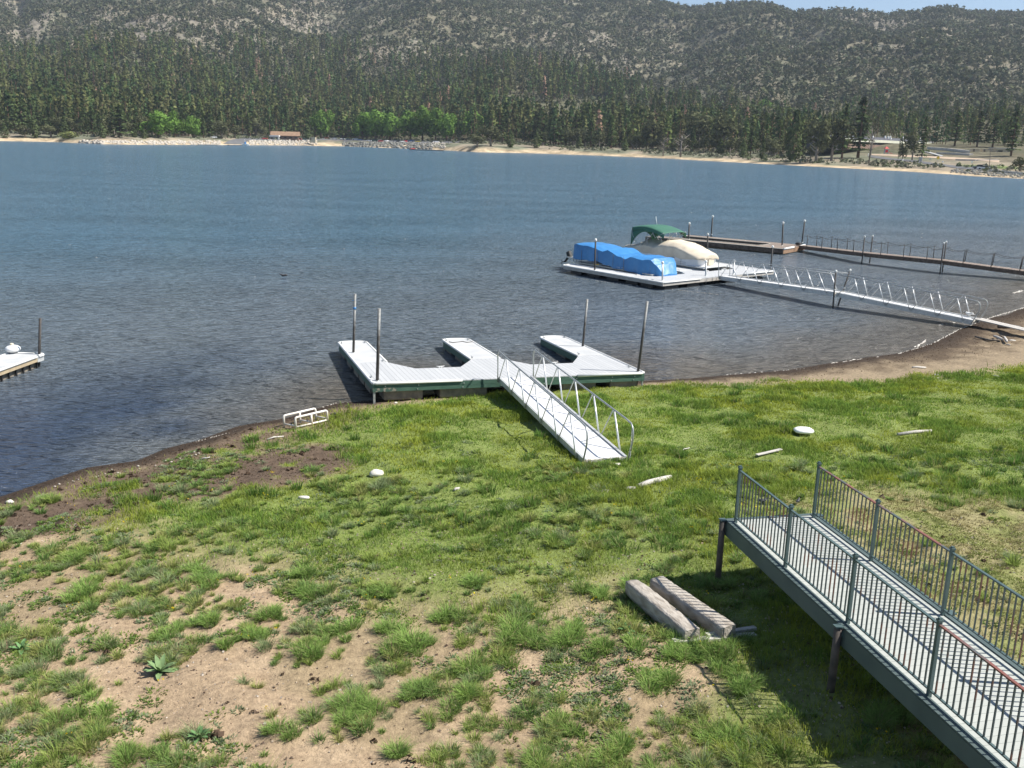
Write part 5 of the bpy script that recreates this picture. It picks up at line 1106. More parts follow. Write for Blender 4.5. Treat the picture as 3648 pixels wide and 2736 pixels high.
# lush turf
x, y = sample_view(780000, 11, 50, .55); sd = shore_dist(x, y); k = (sd > .5) & free(x, y); x, y, sd = x[k], y[k], sd[k]; wet, peat, beach, dry, lush, n1, n2 = zones(x, y, sd)
patch = fbm(x * 1.1, y * 1.1, 4, 201); patch2 = fbm(x * .35, y * .35, 3, 211)
k = RNG.random(len(x)) < lush * (.45 + .6 * sstep(.30, .52, patch)); x, y, sd, patch, patch2 = x[k], y[k], sd[k], patch[k], patch2[k]; n = len(x)
sc = np.clip(y / 20, .75, 1.9); h = (.045 + .085 * sstep(.45, .66, patch) + .045 * RNG.random(n)) * (.75 + .8 * sstep(.45, .65, patch2)); yel = sstep(.44, .60, fbm(x * .7 + 9, y * .7, 3, 221))[:, None]
c = GC[RNG.integers(0, 5, n)]; c = c * (1 - yel * .75) + np.array([.37, .395, .055]) * yel * .75; tall = sstep(.50, .64, patch)[:, None]; c = c * (1 - tall * .5) + np.array([.13, .215, .05]) * tall * .5; c = c * (.8 + .4 * RNG.random((n, 1)))
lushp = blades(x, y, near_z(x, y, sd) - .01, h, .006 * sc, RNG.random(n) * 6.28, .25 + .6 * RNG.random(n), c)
blade_obj('lush_grass', [lushp], 'lush yellow green grass covering the flat between the beach and the sandy ground')
# tussocks on the sandy foreground and scattered over the rest
def tufts(cx, cy, rad, hgt, nb, colr, spread=.9):
    idx = np.repeat(np.arange(len(cx)), nb); n = len(idx); a = RNG.random(n) * 6.28; rr = np.sqrt(RNG.random(n)); x = cx[idx] + rad[idx] * rr * np.cos(a) * .75; y = cy[idx] + rad[idx] * rr * np.sin(a) * .75
    az = a + RNG.normal(0, .5, n); h = hgt[idx] * (.55 + .55 * RNG.random(n)); bend = np.clip(.15 + spread * rr + RNG.normal(0, .15, n), .05, 1.3)
    c = colr[idx] * (.72 + .56 * RNG.random((n, 1))); dd = RNG.random(n) < .07; c[dd] = [.36, .30, .17]
    sc = np.clip(y / 15, .8, 1.6); return blades(x, y, near_z(x, y) - .015, h, .0048 * sc * (.7 + .6 * RNG.random(n)), az, bend, c)
x, y = sample_view(26000, 8, 24, 1.0); sd = shore_dist(x, y); wet, peat, beach, dry, lush, n1, n2 = zones(x, y, sd)
cl = fbm(x * .62, y * .62, 3, 231); cl2 = fbm(x * 2.1, y * 2.1, 2, 241)
pr = sstep(.40, .60, cl * .6 + cl2 * .4) * (1 - dry * .96) * (1 - beach) * (1 - wet) * (1 - peat * .7) * (1 - lush * .55) * .40
shade = (x > 2.6) & (x < 5.0) & (y < 16); pr = np.where(shade, pr * 1.3, pr); k = (RNG.random(len(x)) < pr) & (sd > 1.2) & free(x, y); x, y, cl = x[k], y[k], cl[k]; n = len(x)
rad = .035 + .15 * RNG.random(n) ** 2.4; hg = .07 + rad * .85 * (.7 + .6 * RNG.random(n)); nb = (45 + rad * 620).astype(int); g = np.array([[.215, .31, .085], [.27, .35, .09], [.18, .28, .085], [.32, .35, .115], [.25, .31, .15]])[RNG.integers(0, 5, n)]
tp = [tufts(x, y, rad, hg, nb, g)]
# a few large tussocks where the photograph has its biggest ones
big = [(980, 2180, .26), (740, 2420, .0), (1120, 2330, .28), (1290, 2560, .26), (1490, 2300, .34), (1700, 2390, .32), (1830, 2260, .34), (1960, 2300, .32), (1660, 2480, .24), (1180, 2520, .26), (1310, 2520, .24), (2000, 2560, .22), (1080, 2060, .24), (1060, 2120, .24), (730, 2080, .26), (690, 2040, .22), (300, 2120, .26), (500, 2090, .22), (760, 2210, .24),
       (2120, 2120, .26), (2330, 2180, .30), (2390, 2160, .28), (2480, 2300, .30), (2180, 2300, .26), (2620, 2400, .26), (3100, 2560, .30), (3110, 2540, .24), (2640, 2440, .24), (2300, 2420, .26), (2560, 2620, .26), (2180, 2660, .26), (1900, 2700, .24), (1420, 2690, .22), (430, 2700, .24), (300, 2520, .24), (1520, 2460, .24), (1400, 2250, .26), (1250, 2260, .24), (2050, 2250, .26), (1600, 2200, .26), (2700, 2150, .22), (2560, 2080, .24), (1000, 2600, .2), (600, 2250, .22), (880, 2280, .24), (1340, 2120, .24), (1700, 2090, .24), (2260, 2080, .24), (2480, 2335, .22), (2560, 2320, .26), (2640, 2300, .22), (2400, 2320, .2), (2330, 2200, .24), (2380, 2240, .24), (2300, 2150, .22), (2430, 2290, .2)]
bp_ = np.array([onground(u, v) for u, v, r in big if r > 0]); br = np.array([r for u, v, r in big if r > 0]) * .72
# each big tussock is a small cluster
cx = np.concatenate([bp_[:, 0] + RNG.normal(0, .16, len(bp_)) for _ in range(4)]); cy = np.concatenate([bp_[:, 1] + RNG.normal(0, .16, len(bp_)) for _ in range(4)]); r4 = np.tile(br, 4) * (.6 + .5 * RNG.random(4 * len(br)))
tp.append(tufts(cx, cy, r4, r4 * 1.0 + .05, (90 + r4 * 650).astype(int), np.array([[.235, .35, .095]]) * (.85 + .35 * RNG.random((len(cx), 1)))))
# taller reeds in the wet meadow
x, y = sample_view(2600, 18, 42, 1.0); sd = shore_dist(x, y); z_ = zones(x, y, sd); k = (sd > 1.5) & free(x, y) & (RNG.random(len(x)) < z_[4] * sstep(.46, .62, fbm(x * .5, y * .5, 3, 251)) * .55); x, y = x[k], y[k]; n = len(x)
tp.append(tufts(x, y, .16 + .22 * RNG.random(n), .16 + .14 * RNG.random(n), np.full(n, 80), np.array([[.115, .20, .045]]) * (.9 + .4 * RNG.random((n, 1))), .35))
blade_obj('grass_tussocks', tp, 'blue green bunch grass tussocks dotted over the sandy ground')
# low broad weeds: small leaves close to the ground
x, y = sample_view(20000, 8, 26, 1.0); sd = shore_dist(x, y); z_ = zones(x, y, sd); cl = fbm(x * .9 + 40, y * .9, 3, 261)
k = (sd > .9) & (RNG.random(len(x)) < sstep(.46, .62, cl) * (1 - .9 * z_[3]) * (1 - z_[0]) * (1 - .6 * z_[4]) * .62); x, y = x[k], y[k]; n = len(x); nb = 26 + (RNG.random(n) * 30).astype(int)
idx = np.repeat(np.arange(n), nb); m = len(idx); a = RNG.random(m) * 6.28; rr = np.sqrt(RNG.random(m)) * (.07 + .13 * RNG.random(n))[idx]; bx, by = x[idx] + rr * np.cos(a), y[idx] + rr * np.sin(a)
g = np.array([[.15, .23, .055], [.135, .21, .06], [.24, .28, .16], [.185, .25, .06], [.20, .26, .14]])[RNG.integers(0, 5, n)][idx] * (.8 + .4 * RNG.random((m, 1)))
wp_ = [blades(bx, by, near_z(bx, by) - .005, .025 + .035 * RNG.random(m), .009 + .009 * RNG.random(m), a, .8 + .6 * RNG.random(m), g, 1.1)]
blade_obj('low_weeds', wp_, 'low mats of small leaved weeds between the tussocks')
# short dry lawn right of the walkway
x, y = sample_view(620000, 6, 25, .7); k = x > 3.5; x, y = x[k], y[k]; sd = shore_dist(x, y); z_ = zones(x, y, sd); p1 = fbm(x * 1.6, y * 1.6, 3, 271); k = RNG.random(len(x)) < z_[3] * sstep(.32, .55, p1) * .9; x, y, p1 = x[k], y[k], p1[k]; n = len(x)
gr = sstep(.40, .54, fbm(x * 1.1, y * 1.1, 3, 281))[:, None]; c = np.array([[.30, .265, .12]]) * (1 - gr) + np.array([[.21, .25, .07]]) * gr; c = c * (.75 + .5 * RNG.random((n, 1)))
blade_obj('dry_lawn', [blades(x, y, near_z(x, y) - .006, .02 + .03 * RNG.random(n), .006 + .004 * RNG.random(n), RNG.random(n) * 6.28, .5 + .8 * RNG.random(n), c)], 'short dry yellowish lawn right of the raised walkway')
# dry litter and brown weed remains on the banks
x, y = sample_view(260000, 16, 56, .8); sd = shore_dist(x, y); k = sd > .05; x, y, sd = x[k], y[k], sd[k]; z_ = zones(x, y, sd); k = RNG.random(len(x)) < np.clip(z_[1] * .8 + z_[0] * .25 + z_[2] * .10 * (sd < beach_w(x) * .6), 0, 1); x, y, sd = x[k], y[k], sd[k]; n = len(x)
c = np.array([[.10, .065, .042], [.065, .045, .032], [.15, .105, .07], [.24, .20, .16]])[np.minimum(RNG.integers(0, 13, n) // 4, 3)] * (.7 + .6 * RNG.random((n, 1)))
blade_obj('shore_litter', [blades(x, y, near_z(x, y, sd) - .004, .015 + .03 * RNG.random(n), .010 * np.clip(y / 20, 1, 2), RNG.random(n) * 6.28, .8 + .9 * RNG.random(n), c)], 'brown matted plant litter along the muddy bank')['category'] = 'plant litter'
# yellow specks of flower
x, y = sample_view(900, 9, 24, 1.0); sd = shore_dist(x, y); z_ = zones(x, y, sd); k = (sd > 2) & (z_[3] < .5) & (RNG.random(len(x)) < .10); x, y = x[k], y[k]; n = len(x)
for i in range(0): pass
V, Q, C = crown_quads(np.repeat(x, 3) + RNG.normal(0, .05, 3 * n), np.repeat(y, 3) + RNG.normal(0, .05, 3 * n), np.repeat(near_z(x, y), 3) + .07, np.full(3 * n, .02), np.full(3 * n, .015), 4, 'round', np.full(3 * n, .012), np.tile([.75, .55, .03], (3 * n, 1)), RNG)
tag(mesh_np('wildflowers', V, Q, M['grass'], C), 'tiny yellow wildflowers among the grass', 'flowers', kind='stuff')
# grit and chips on the sand
x, y = sample_view(16000, 8, 20, 1.0); n = len(x); s_ = .006 + .016 * RNG.random(n) ** 3
V, Q, C = crown_quads(x, y, near_z(x, y) - .002, s_, s_, 5, 'round', s_, np.array([[.55, .46, .36], [.42, .33, .25], [.18, .13, .10], [.62, .56, .48]])[RNG.integers(0, 4, n)], RNG)
tag(mesh_np('gravel', V, Q, M['grass'], C), 'pale grit and wood chips scattered on the bare sand', 'gravel', kind='stuff')
# soil clods
x, y = sample_view(2600, 9, 30, 1.0); sd = shore_dist(x, y); z_ = zones(x, y, sd); k = (sd > .6) & (RNG.random(len(x)) < np.clip(z_[1] * .8 + .12 * (1 - z_[4]), 0, 1)); x, y = x[k], y[k]; n = len(x); s_ = .03 + .07 * RNG.random(n) ** 2
V, Q, C = crown_quads(x, y, near_z(x, y) - s_ * .4, s_, s_ * .9, 16, 'round', s_ * .5, np.array([[.10, .07, .05], [.07, .05, .038], [.20, .15, .11]])[RNG.integers(0, 3, n)], RNG)
tag(mesh_np('soil_clods', V, Q, M['grass'], C), 'dark crumbly soil clods on the bank', 'soil', kind='stuff')

# ------------------------------------------------------------------ foam on the water edge
mb = MB(); 
def foam_line(u0, v0, u1, v1, n, w, gap=.25):
    for i in range(n):
        if random.random() < gap: continue
        f = (i + random.random()) / n; p = G(u0 + (u1 - u0) * f, v0 + (v1 - v0) * f, .01); q = G(u0 + (u1 - u0) * min(1, f + .03), v0 + (v1 - v0) * min(1, f + .03), .01); d = q - p; d /= np.linalg.norm(d) + 1e-9
        a = d * w * (.8 + 1.6 * random.random()); b_ = np.array([-d[1], d[0], 0]) * w * (.15 + .3 * random.random()); c_ = p + np.array([random.gauss(0, w * .3), random.gauss(0, w * .5), 0])
        vs = [c_ + a * math.cos(k * .785) * (.7 + .5 * random.random()) + b_ * math.sin(k * .785) * (.6 + .7 * random.random()) for k in range(8)]; vs.append(c_ + [0, 0, .03]); mb.add(vs, [(k, (k + 1) % 8, 8) for k in range(8)])
foam_line(3195, 1262, 3318, 1226, 60, .035, .4); foam_line(3330, 1220, 3420, 1172, 60, .055, .35); foam_line(3420, 1172, 3480, 1150, 20, .06, .4); foam_line(3515, 1136, 3648, 1096, 80, .06, .3); foam_line(3610, 1044, 3660, 1032, 30, .12, .2)
foam_line(3260, 1235, 3300, 1210, 14, .12, .3); foam_line(2950, 1296, 3130, 1272, 30, .08, .6); foam_line(2560, 1338, 2900, 1312, 46, .03, .6); foam_line(700, 1575, 880, 1525, 36, .022, .5); foam_line(1140, 1455, 1200, 1436, 12, .02, .4)
foam_line(3335, 1160, 3400, 1150, 14, .12, .3); foam_line(2660, 905, 2850, 912, 22, .06, .7); foam_line(2000, 985, 2360, 1030, 60, .05, .45); foam_line(2380, 1030, 2560, 1050, 40, .06, .4)
for i in range(60):      # scattered whitecaps
    u, v = 200 + 3300 * random.random(), 600 + 420 * random.random() ** 1.3; yy = G(u, v, 0); w = .00035 * yy[1] + .04
    if 1900 < u < 2900 and v > 820: continue
    foam_line(u, v, u + 8, v + 1, 2, w, .3)
foam = mb.build('foam', M['foam']); tag(foam, 'white foam flecks and small breaking crests on the water', 'foam', kind='stuff')
#@@PART7

# ------------------------------------------------------------------ the landing on the far shore
ICO_V = []; _g = (1 + 5 ** .5) / 2
for a, b_ in ((-1, _g), (1, _g), (-1, -_g), (1, -_g)): ICO_V += [(a, b_, 0)]
for a, b_ in ((-1, _g), (1, _g), (-1, -_g), (1, -_g)): ICO_V += [(0, a, b_)]
for a, b_ in ((_g, -1), (_g, 1), (-_g, -1), (-_g, 1)): ICO_V += [(a, 0, b_)]
ICO_V = np.array(ICO_V) / math.hypot(1, _g)
ICO_F = np.array([(0, 11, 5), (0, 5, 1), (0, 1, 7), (0, 7, 10), (0, 10, 11), (1, 5, 9), (5, 11, 4), (11, 10, 2), (10, 7, 6), (7, 1, 8), (3, 9, 4), (3, 4, 2), (3, 2, 6), (3, 6, 8), (3, 8, 9), (4, 9, 5), (2, 4, 11), (6, 2, 10), (8, 6, 7), (9, 8, 1)])
def rocks_np(P, s):
    n = len(P); V = ICO_V[None] * (s[:, None, None] * (.7 + .6 * RNG.random((n, 1, 3)))) * (.75 + .5 * RNG.random((n, 12, 1))); a = RNG.random(n) * 6.28; ca, sa = np.cos(a)[:, None], np.sin(a)[:, None]
    X = V[..., 0] * ca - V[..., 1] * sa; Y = V[..., 0] * sa + V[..., 1] * ca; V = np.stack([X, Y, V[..., 2] * .75], -1) + P[:, None]
    return V.reshape(-1, 3), (ICO_F[None] + (np.arange(n) * 12)[:, None, None]).reshape(-1, 3)
def riprap(name, spans, n, s0, s1, m, label):
    P = []
    for i in range(n):
        u0, vt0, vb0, u1, vt1, vb1 = spans[int(random.random() * len(spans))]; f = random.random(); g = random.random(); u = u0 + (u1 - u0) * f; v = (vt0 + (vt1 - vt0) * f) * (1 - g) + (vb0 + (vb1 - vb0) * f) * g
        P.append(hit(u, v, .2))
    V, Q = rocks_np(np.array(P), s0 + (s1 - s0) * RNG.random(n) ** 2); o = mesh_np(name, V, Q, m); tag(o, label, 'rock bank', kind='stuff'); return o
riprap('rock_bank', [(285, 503, 512, 560, 503, 514), (560, 503, 514, 785, 503, 516)], 760, .5, 1.3, M['rock'], 'pale rock bank along the water left of the concrete launch')
riprap('rock_bank', [(886, 500, 516, 1130, 501, 518)], 520, .5, 1.3, M['rock'], 'pale rock bank between the concrete launch and the cottonwoods')
riprap('rock_bank', [(1220, 507, 521, 1400, 508, 527), (1400, 508, 527, 1545, 511, 533)], 700, .6, 1.5, M['rock_dark'], 'dark shaded rock bank below the two clumps of cottonwoods')  # the trees' shade on this bank is put into the darker rock colour
riprap('rock_bank', [(1535, 508, 524, 1585, 511, 531)], 90, .5, 1.2, M['rock'], 'small pale rock pile at the right end of the dark bank')
riprap('rock_bank', [(3385, 604, 615, 3500, 608, 626), (3500, 608, 626, 3648, 619, 636)], 420, .25, .65, M['rock_dark'], 'flat grey rocks along the water at the right edge')
def strip_px(name, top, bot, m, dz):
    tl = dens([hit(*p)[:2] for p in top], 24); bl = dens([hit(*p)[:2] for p in bot], 24); return surf_strip(name, bl, tl, m, dz)
strip_px('boat_ramp', [(852, 494), (905, 494)], [(795, 514), (872, 516)], M['asphalt'], .25)
strip_px('parking_lot', [(840, 489), (1200, 489), (1640, 499)], [(880, 499), (1200, 502), (1660, 509)], M['asphalt'], .12)
strip_px('road', [(3095, 554), (3258, 571), (3440, 596), (3560, 606)], [(3095, 560), (3258, 579), (3440, 604), (3560, 614)], M['asphalt'], .15)
M['pale_conc'] = mat('pale_concrete', (.55, .52, .47), (.66, .63, .58), .5, .9); M['sand_dirt'] = mat('bare_dirt', (.42, .31, .21), (.52, .40, .29), .2, .95)
strip_px('dirt_path', [(3105, 549), (3300, 556), (3560, 572)], [(3105, 553), (3300, 562), (3560, 580)], M['sand_dirt'], .10)

def building(name, u0, u1, vb, h, depth, Y0, Y1, wall, roofm, label, roof='flat', over=.5, roof_h=1.2, wins=0, door=True, zb=None):
    a, b_ = AY(u0, vb, Y0), AY(u1, vb, Y1); z = (a[2] + b_[2]) / 2 if zb is None else zb; a[2] = b_[2] = z; fr = Frame(a, b_ - a, np.cross(Zv, b_ - a)); L_ = np.linalg.norm(b_ - a); P = fr.empty(name); tag(P, label, 'building')
    MB().box((L_ / 2, depth / 2, h / 2 - 1), (L_, depth, h + 2)).build('wall', wall, P)
    if roof == 'gable':
        mb = MB(); o = over; vs = [(-o, -o, h), (L_ + o, -o, h), (L_ + o, depth + o, h), (-o, depth + o, h), (-o, depth / 2, h + roof_h), (L_ + o, depth / 2, h + roof_h)]
        mb.add(vs, [(0, 1, 5, 4), (2, 3, 4, 5), (0, 4, 3), (1, 2, 5), (0, 3, 2, 1)]); mb.build('roof', roofm, P)
    else: MB().box((L_ / 2, depth / 2, h + roof_h / 2), (L_ + 2 * over, depth + 2 * over, roof_h)).build('roof', roofm, P)
    for k in range(wins): MB().box((L_ * (k + .5) / wins, -.03, h * .55), (L_ / wins * .5, .06, h * .35)).build('window', M['glass_dark'], P)
    if door: MB().box((L_ * .08 + .6, -.035, 1.05), (.95, .07, 2.1)).build('door', M['brown_wood'], P)
    return P, L_
M['roof_brown'] = mat('brown_shingles', (.22, .135, .085), (.29, .19, .12), .6, .9); M['beige_wall'] = mat('beige_wall', (.52, .43, .28), (.58, .50, .36), .4, .9); M['roof_dark'] = mat('dark_roof', (.05, .05, .06), (.08, .08, .09), .4, .7)
M['brown_wall'] = mat('brown_wall', (.17, .11, .08), (.22, .15, .11), .4, .9); M['fascia'] = mat('pale_green_fascia', (.52, .53, .42), (.58, .58, .48), .3, .8); M['grey_wall'] = mat('grey_wall', (.30, .31, .31), (.36, .36, .35), .4, .9)
Yb = hit(1010, 498)[1]
building('lodge', 968, 1064, 497, 3.0, 11, Yb, Yb + 4, M['brown_wall'], M['roof_brown'], 'low building with a wide brown gable roof behind the rock bank', 'gable', 1.0, 3.4, wins=5)
building('ticket_hut', 962, 992, 499, 2.8, 4, Yb - 8, Yb - 8, M['grey_wall'], M['white_paint'], 'small grey hut with a bright white roof at the left of the brown roofed building', 'flat', .4, 1.0, wins=2)
building('pump_hut', 1103, 1124, 499, 2.1, 3, Yb - 6, Yb - 6, M['beige_wall'], M['beige_wall'], 'tiny cream hut between the brown roofed building and the oval cottonwood', 'flat', .1, .3)
# long low building on the right
a, b_ = AY(2985, 515, 545), AY(3388, 532, 690); a[2] -= .2; fr = Frame(a, b_ - a, np.cross(Zv, b_ - a)); Lb_ = np.linalg.norm(b_ - a); P = fr.empty('long_building'); tag(P, 'very long low building with a pale fascia and dark roof above the right shore', 'building')
z0 = AY(3000, 497, 550)[2] - a[2]
MB().box((Lb_ / 2, 10, z0 / 2 - 1.6), (Lb_, 18, z0 + 2.0)).build('wall', M['roof_dark'], P); MB().box((Lb_ / 2, .2, z0), (Lb_ + 2, 1.6, 1.5)).build('fascia', M['fascia'], P)
MB().add([(-1, .9, z0 + .7), (Lb_ + 1, .9, z0 + .7), (Lb_ + 1, 19, z0 + .7), (-1, 19, z0 + .7), (2, 7, z0 + 2.6), (Lb_ * .62, 7, z0 + 2.6), (Lb_ * .62, 14, z0 + 2.6), (2, 14, z0 + 2.6)], [(0, 1, 5, 4), (1, 2, 6, 5), (2, 3, 7, 6), (3, 0, 4, 7), (4, 5, 6, 7)]).build('roof', M['roof_dark'], P)
MB().box((Lb_ * .30, -1.2, -.6), (Lb_ * .52, .5, 2.8)).build('retaining_wall', M['brown_wall'], P); MB().box((Lb_ * .45, .6, 2.2), (5, .1, 1.8)).build('sign_board', M['white_paint'], P)
for k, (fx, yy) in enumerate(((.33, 6), (.42, 5), (.46, 6), (.49, 7), (.44, 3), (.55, 3), (.73, 4), (.76, 5))): MB().box((Lb_ * fx, yy, z0 + 2.1 + (yy > 4) * .6), (1.0, 1.0, 1.0)).tube([(Lb_ * fx, yy, z0 + 2.6), (Lb_ * fx, yy, z0 + 3.6)], .25, 6).build('roof_vent', M['white_paint'], P)
for k in range(12): MB().box((Lb_ * (.05 + .078 * k), -.96 + .9, z0 - 2.4), (4.2, .05, 1.6)).build('window', M['glass_dark'], P)
Yr = 560
building('service_wing', 3388, 3470, 545, 4.2, 8, 600, 600, M['brown_wall'], M['roof_dark'], 'brown walled service wing right of the long low building', 'flat', .2, .4)
building('pale_shed', 3545, 3612, 552, 3.2, 8, 520, 520, M['beige_wall'], M['pale_conc'], 'cream shed with a pale flat roof near the right edge', 'flat', .3, .4, wins=2)
building('equipment_hut', 3462, 3490, 545, 2.0, 3, 520, 520, M['beige_wall'], M['pale_conc'], 'small tan hut right of the brown service wing', 'flat', .1, .2)
building('equipment_hut', 3500, 3524, 546, 2.0, 3, 520, 520, M['beige_wall'], M['grey_wall'], 'second small tan hut, between the first one and the cream shed', 'flat', .1, .2)
def wall_px(pts, Y, h, th, m, label, nm='low_wall'):
    q = [hit(*p) for p in pts]; mb = MB()
    for a, b_ in zip(q[:-1], q[1:]): mb.bar(a - q[0], b_ - q[0], th, h)
    o = mb.build(nm, m); o.location = q[0] + [0, 0, h * .3]; tag(o, label, 'wall'); return o
wall_px([(3305, 531), (3380, 537), (3451, 545)], 0, 1.6, 1.2, M['pale_conc'], 'long white concrete edging wall below the service wing')
wall_px([(3340, 548), (3400, 550), (3460, 553)], 0, 1.0, 2.0, M['pale_conc'], 'pale concrete terrace on the dirt slope')
wall_px([(3408, 571), (3480, 573), (3555, 572)], 0, .7, 1.6, M['pale_conc'], 'row of pale slabs behind the green verge')
wall_px([(3527, 611), (3590, 617), (3670, 625)], 0, .9, .5, M['pale_conc'], 'low pale road wall along the water at the right edge')
q = hit(3322, 552); o = MB().bar((0, 0, 1.0), (6.5, -16, -2.2), 3.0, .5).build('stair', M['grey_wall']); o.location = q; o.location[2] += .5; o.location[0] -= 4; tag(o, 'grey stairway coming down the dirt slope', 'stair')
# play structure
q = hit(3152, 550); e = empty('play_structure', q); MB().tube([(0, 0, 0), (0, 0, 3.2)], .12, 6).tube([(1.6, 0, 0), (1.6, 0, 3.2)], .12, 6).tube([(0, 1.4, 0), (0, 1.4, 3.2)], .12, 6).tube([(1.6, 1.4, 0), (1.6, 1.4, 3.2)], .12, 6).build('frame', M['blue_tarp'], e)
rd = mat('red_plastic', (.60, .03, .03), None, rough=.5); MB().add([(-.4, -.4, 3), (2, -.4, 3), (2, 1.8, 3), (-.4, 1.8, 3), (.8, .7, 4.2)], [(0, 1, 4), (1, 2, 4), (2, 3, 4), (3, 0, 4), (3, 2, 1, 0)]).build('roof', rd, e); MB().box((.8, -.05, 1.7), (1.7, .1, 1.4)).build('panel', rd, e); MB().bar((1.6, .7, 1.4), (4.0, -.6, .2), .8, .12).build('slide', rd, e); tag(e, 'red and blue play structure on the dirt slope', 'play structure')
# portable toilet
q = hit(3278, 577); e = empty('portable_toilet', q); MB().box((0, 0, 1.1), (1.4, 1.3, 2.3)).build('cabin', M['pale_conc'], e, bevel=.05); MB().box((0, 0, 2.35), (1.5, 1.4, .25)).build('roof', M['fascia'], e, bevel=.08); MB().box((0, -.67, 1.05), (.8, .05, 1.9)).build('door', M['grey_wall'], e); tag(e, 'pale portable toilet beside the far road', 'toilet')
def sign(u, v, hh, w, kind, m, label):
    q = hit(u, v); e = empty('road_sign', q); MB().tube([(0, 0, -.2), (0, 0, hh)], .06, 6).build('post', M['galv'], e)
    if kind == 'diamond': MB().box((0, -.08, hh), (w, .04, w), (.707, 0, .707), (0, 1, 0), (-.707, 0, .707)).build('panel', m, e)
    else: MB().box((0, -.08, hh), (w, .05, w * .8)).build('panel', m, e)
    tag(e, label, 'sign'); return e
sign(3339, 583, 2.6, 1.2, 'diamond', M['yellow'], 'yellow diamond shaped road sign on the right shore'); sign(3312, 579, 1.6, 1.3, 'rect', M['fascia'], 'pale green board sign right of the portable toilet'); sign(3357, 585, 1.1, .8, 'rect', M['white_paint'], 'small white sign right of the yellow diamond'); sign(3461, 590, 1.5, .8, 'rect', M['white_paint'], 'white sign on the green verge above the parked car')
def upole(u0, v0, u1, v1, r, label, arm=True, nm='utility_pole'):
    q = hit(u0, v0); t = AY(u1, v1, q[1]); e = empty(nm, q); d = t - q; MB().tube([d * -.02, d], [r, r * .7], 7).build('shaft', M['dark_wood'], e)
    if arm: MB().bar(d * .94 + [-1.1, 0, 0], d * .94 + [1.1, 0, 0], .15, .15).build('crossarm', M['dark_wood'], e)
    tag(e, label, 'pole', 'wooden poles on the right shore'); return e
upole(3094, 582, 3112, 494, .32, 'thick leaning dark pole right of the tallest shore pine', False); upole(3199, 568, 3208, 498, .14, 'thin wooden pole in front of the long low building'); upole(3524, 605, 3529, 529, .14, 'thin wooden pole standing right of the parked car'); upole(1592, 387, 1594, 362, .3, 'bare pale trunk standing above the cottonwoods', False, 'dead_trunk')
q = hit(3215, 577); e = empty('marker_post', q); MB().tube([(0, 0, -.1), (0, 0, 1.2)], .22, 7).build('post', M['white_paint'], e); MB().ball((0, 0, 1.25), .22).build('cap', M['white_paint'], e); tag(e, 'stubby white post at the foot of the small dark juniper', 'post')
q = hit(3095, 586); q = hit(3094, 571); e = empty('marker_post', hit(3092, 560)); MB().tube([(0, 0, 0), (0, 0, 1.4)], .2, 7).build('post', M['white_paint'], e); MB().ball((0, 0, 1.5), .34).build('cap', M['white_paint'], e); tag(e, 'round white marker beside the leaning dark pole', 'post')

# ------------------------------------------------------------------ cars
def car_meshes():
    prof = [(-2.2, .35), (-2.25, .75), (-2.0, .92), (-1.1, .98), (1.5, .98), (2.1, .95), (2.25, .75), (2.2, .35)]; W_ = .88
    mb = MB(); mb.prism([(x, z) for x, z in prof], -W_, W_, lambda a, b, c: (a, c, b)); b_ = mb
    cb = MB(); roof = [(-1.25, .98), (-.55, 1.48), (1.0, 1.5), (1.75, .98)]; cb.prism(roof, -W_ * .88, W_ * .88, lambda a, b, c: (a, c, b))
    wh = [MB().tube([(x, y - .1, .33), (x, y + .1, .33)], .33, 10) for x in (-1.4, 1.4) for y in (-.82, .82)]
    rf = MB().box((.22, 0, 1.505), (1.45, 1.4, .03))
    return b_, cb, wh, rf
def mk_mesh(mb, nm, m): o = mb.build(nm, m); me = o.data; bpy.data.objects.remove(o); return me
CAR = car_meshes(); WHM = [mk_mesh(w_, 'wheel', M['black']) for w_ in CAR[2]]; CBM = mk_mesh(CAR[1], 'cabin_glass', M['glass_dark']); BODY = {}
CC = {'white': (.78, .78, .78), 'red': (.50, .03, .03), 'silver': (.45, .46, .47), 'black': (.02, .02, .022), 'dark green': (.03, .09, .06), 'yellow': (.70, .50, .03), 'blue': (.05, .10, .22), 'grey': (.16, .17, .18)}
for k, c_ in CC.items():
    m = mat('car_paint_' + k.replace(' ', '_'), c_, None, rough=.3); BODY[k] = (mk_mesh(CAR[0], 'body', m), mk_mesh(CAR[3], 'roof', m))
def car(u, v, colr, label, rz, sc=(1, 1, 1)):
    q = hit(u, v); e = empty('parked_car', q + [0, 0, .1], rz); e.scale = sc
    for nm, me in [('body', BODY[colr][0]), ('roof', BODY[colr][1]), ('cabin_glass', CBM)] + [('wheel', w_) for w_ in WHM]:
        o = bpy.data.objects.new(nm, me); COL.objects.link(o); o.parent = e
    tag(e, label, 'car', 'cars parked on the far shore'); return e
van = (1.05, 1.05, 1.35)
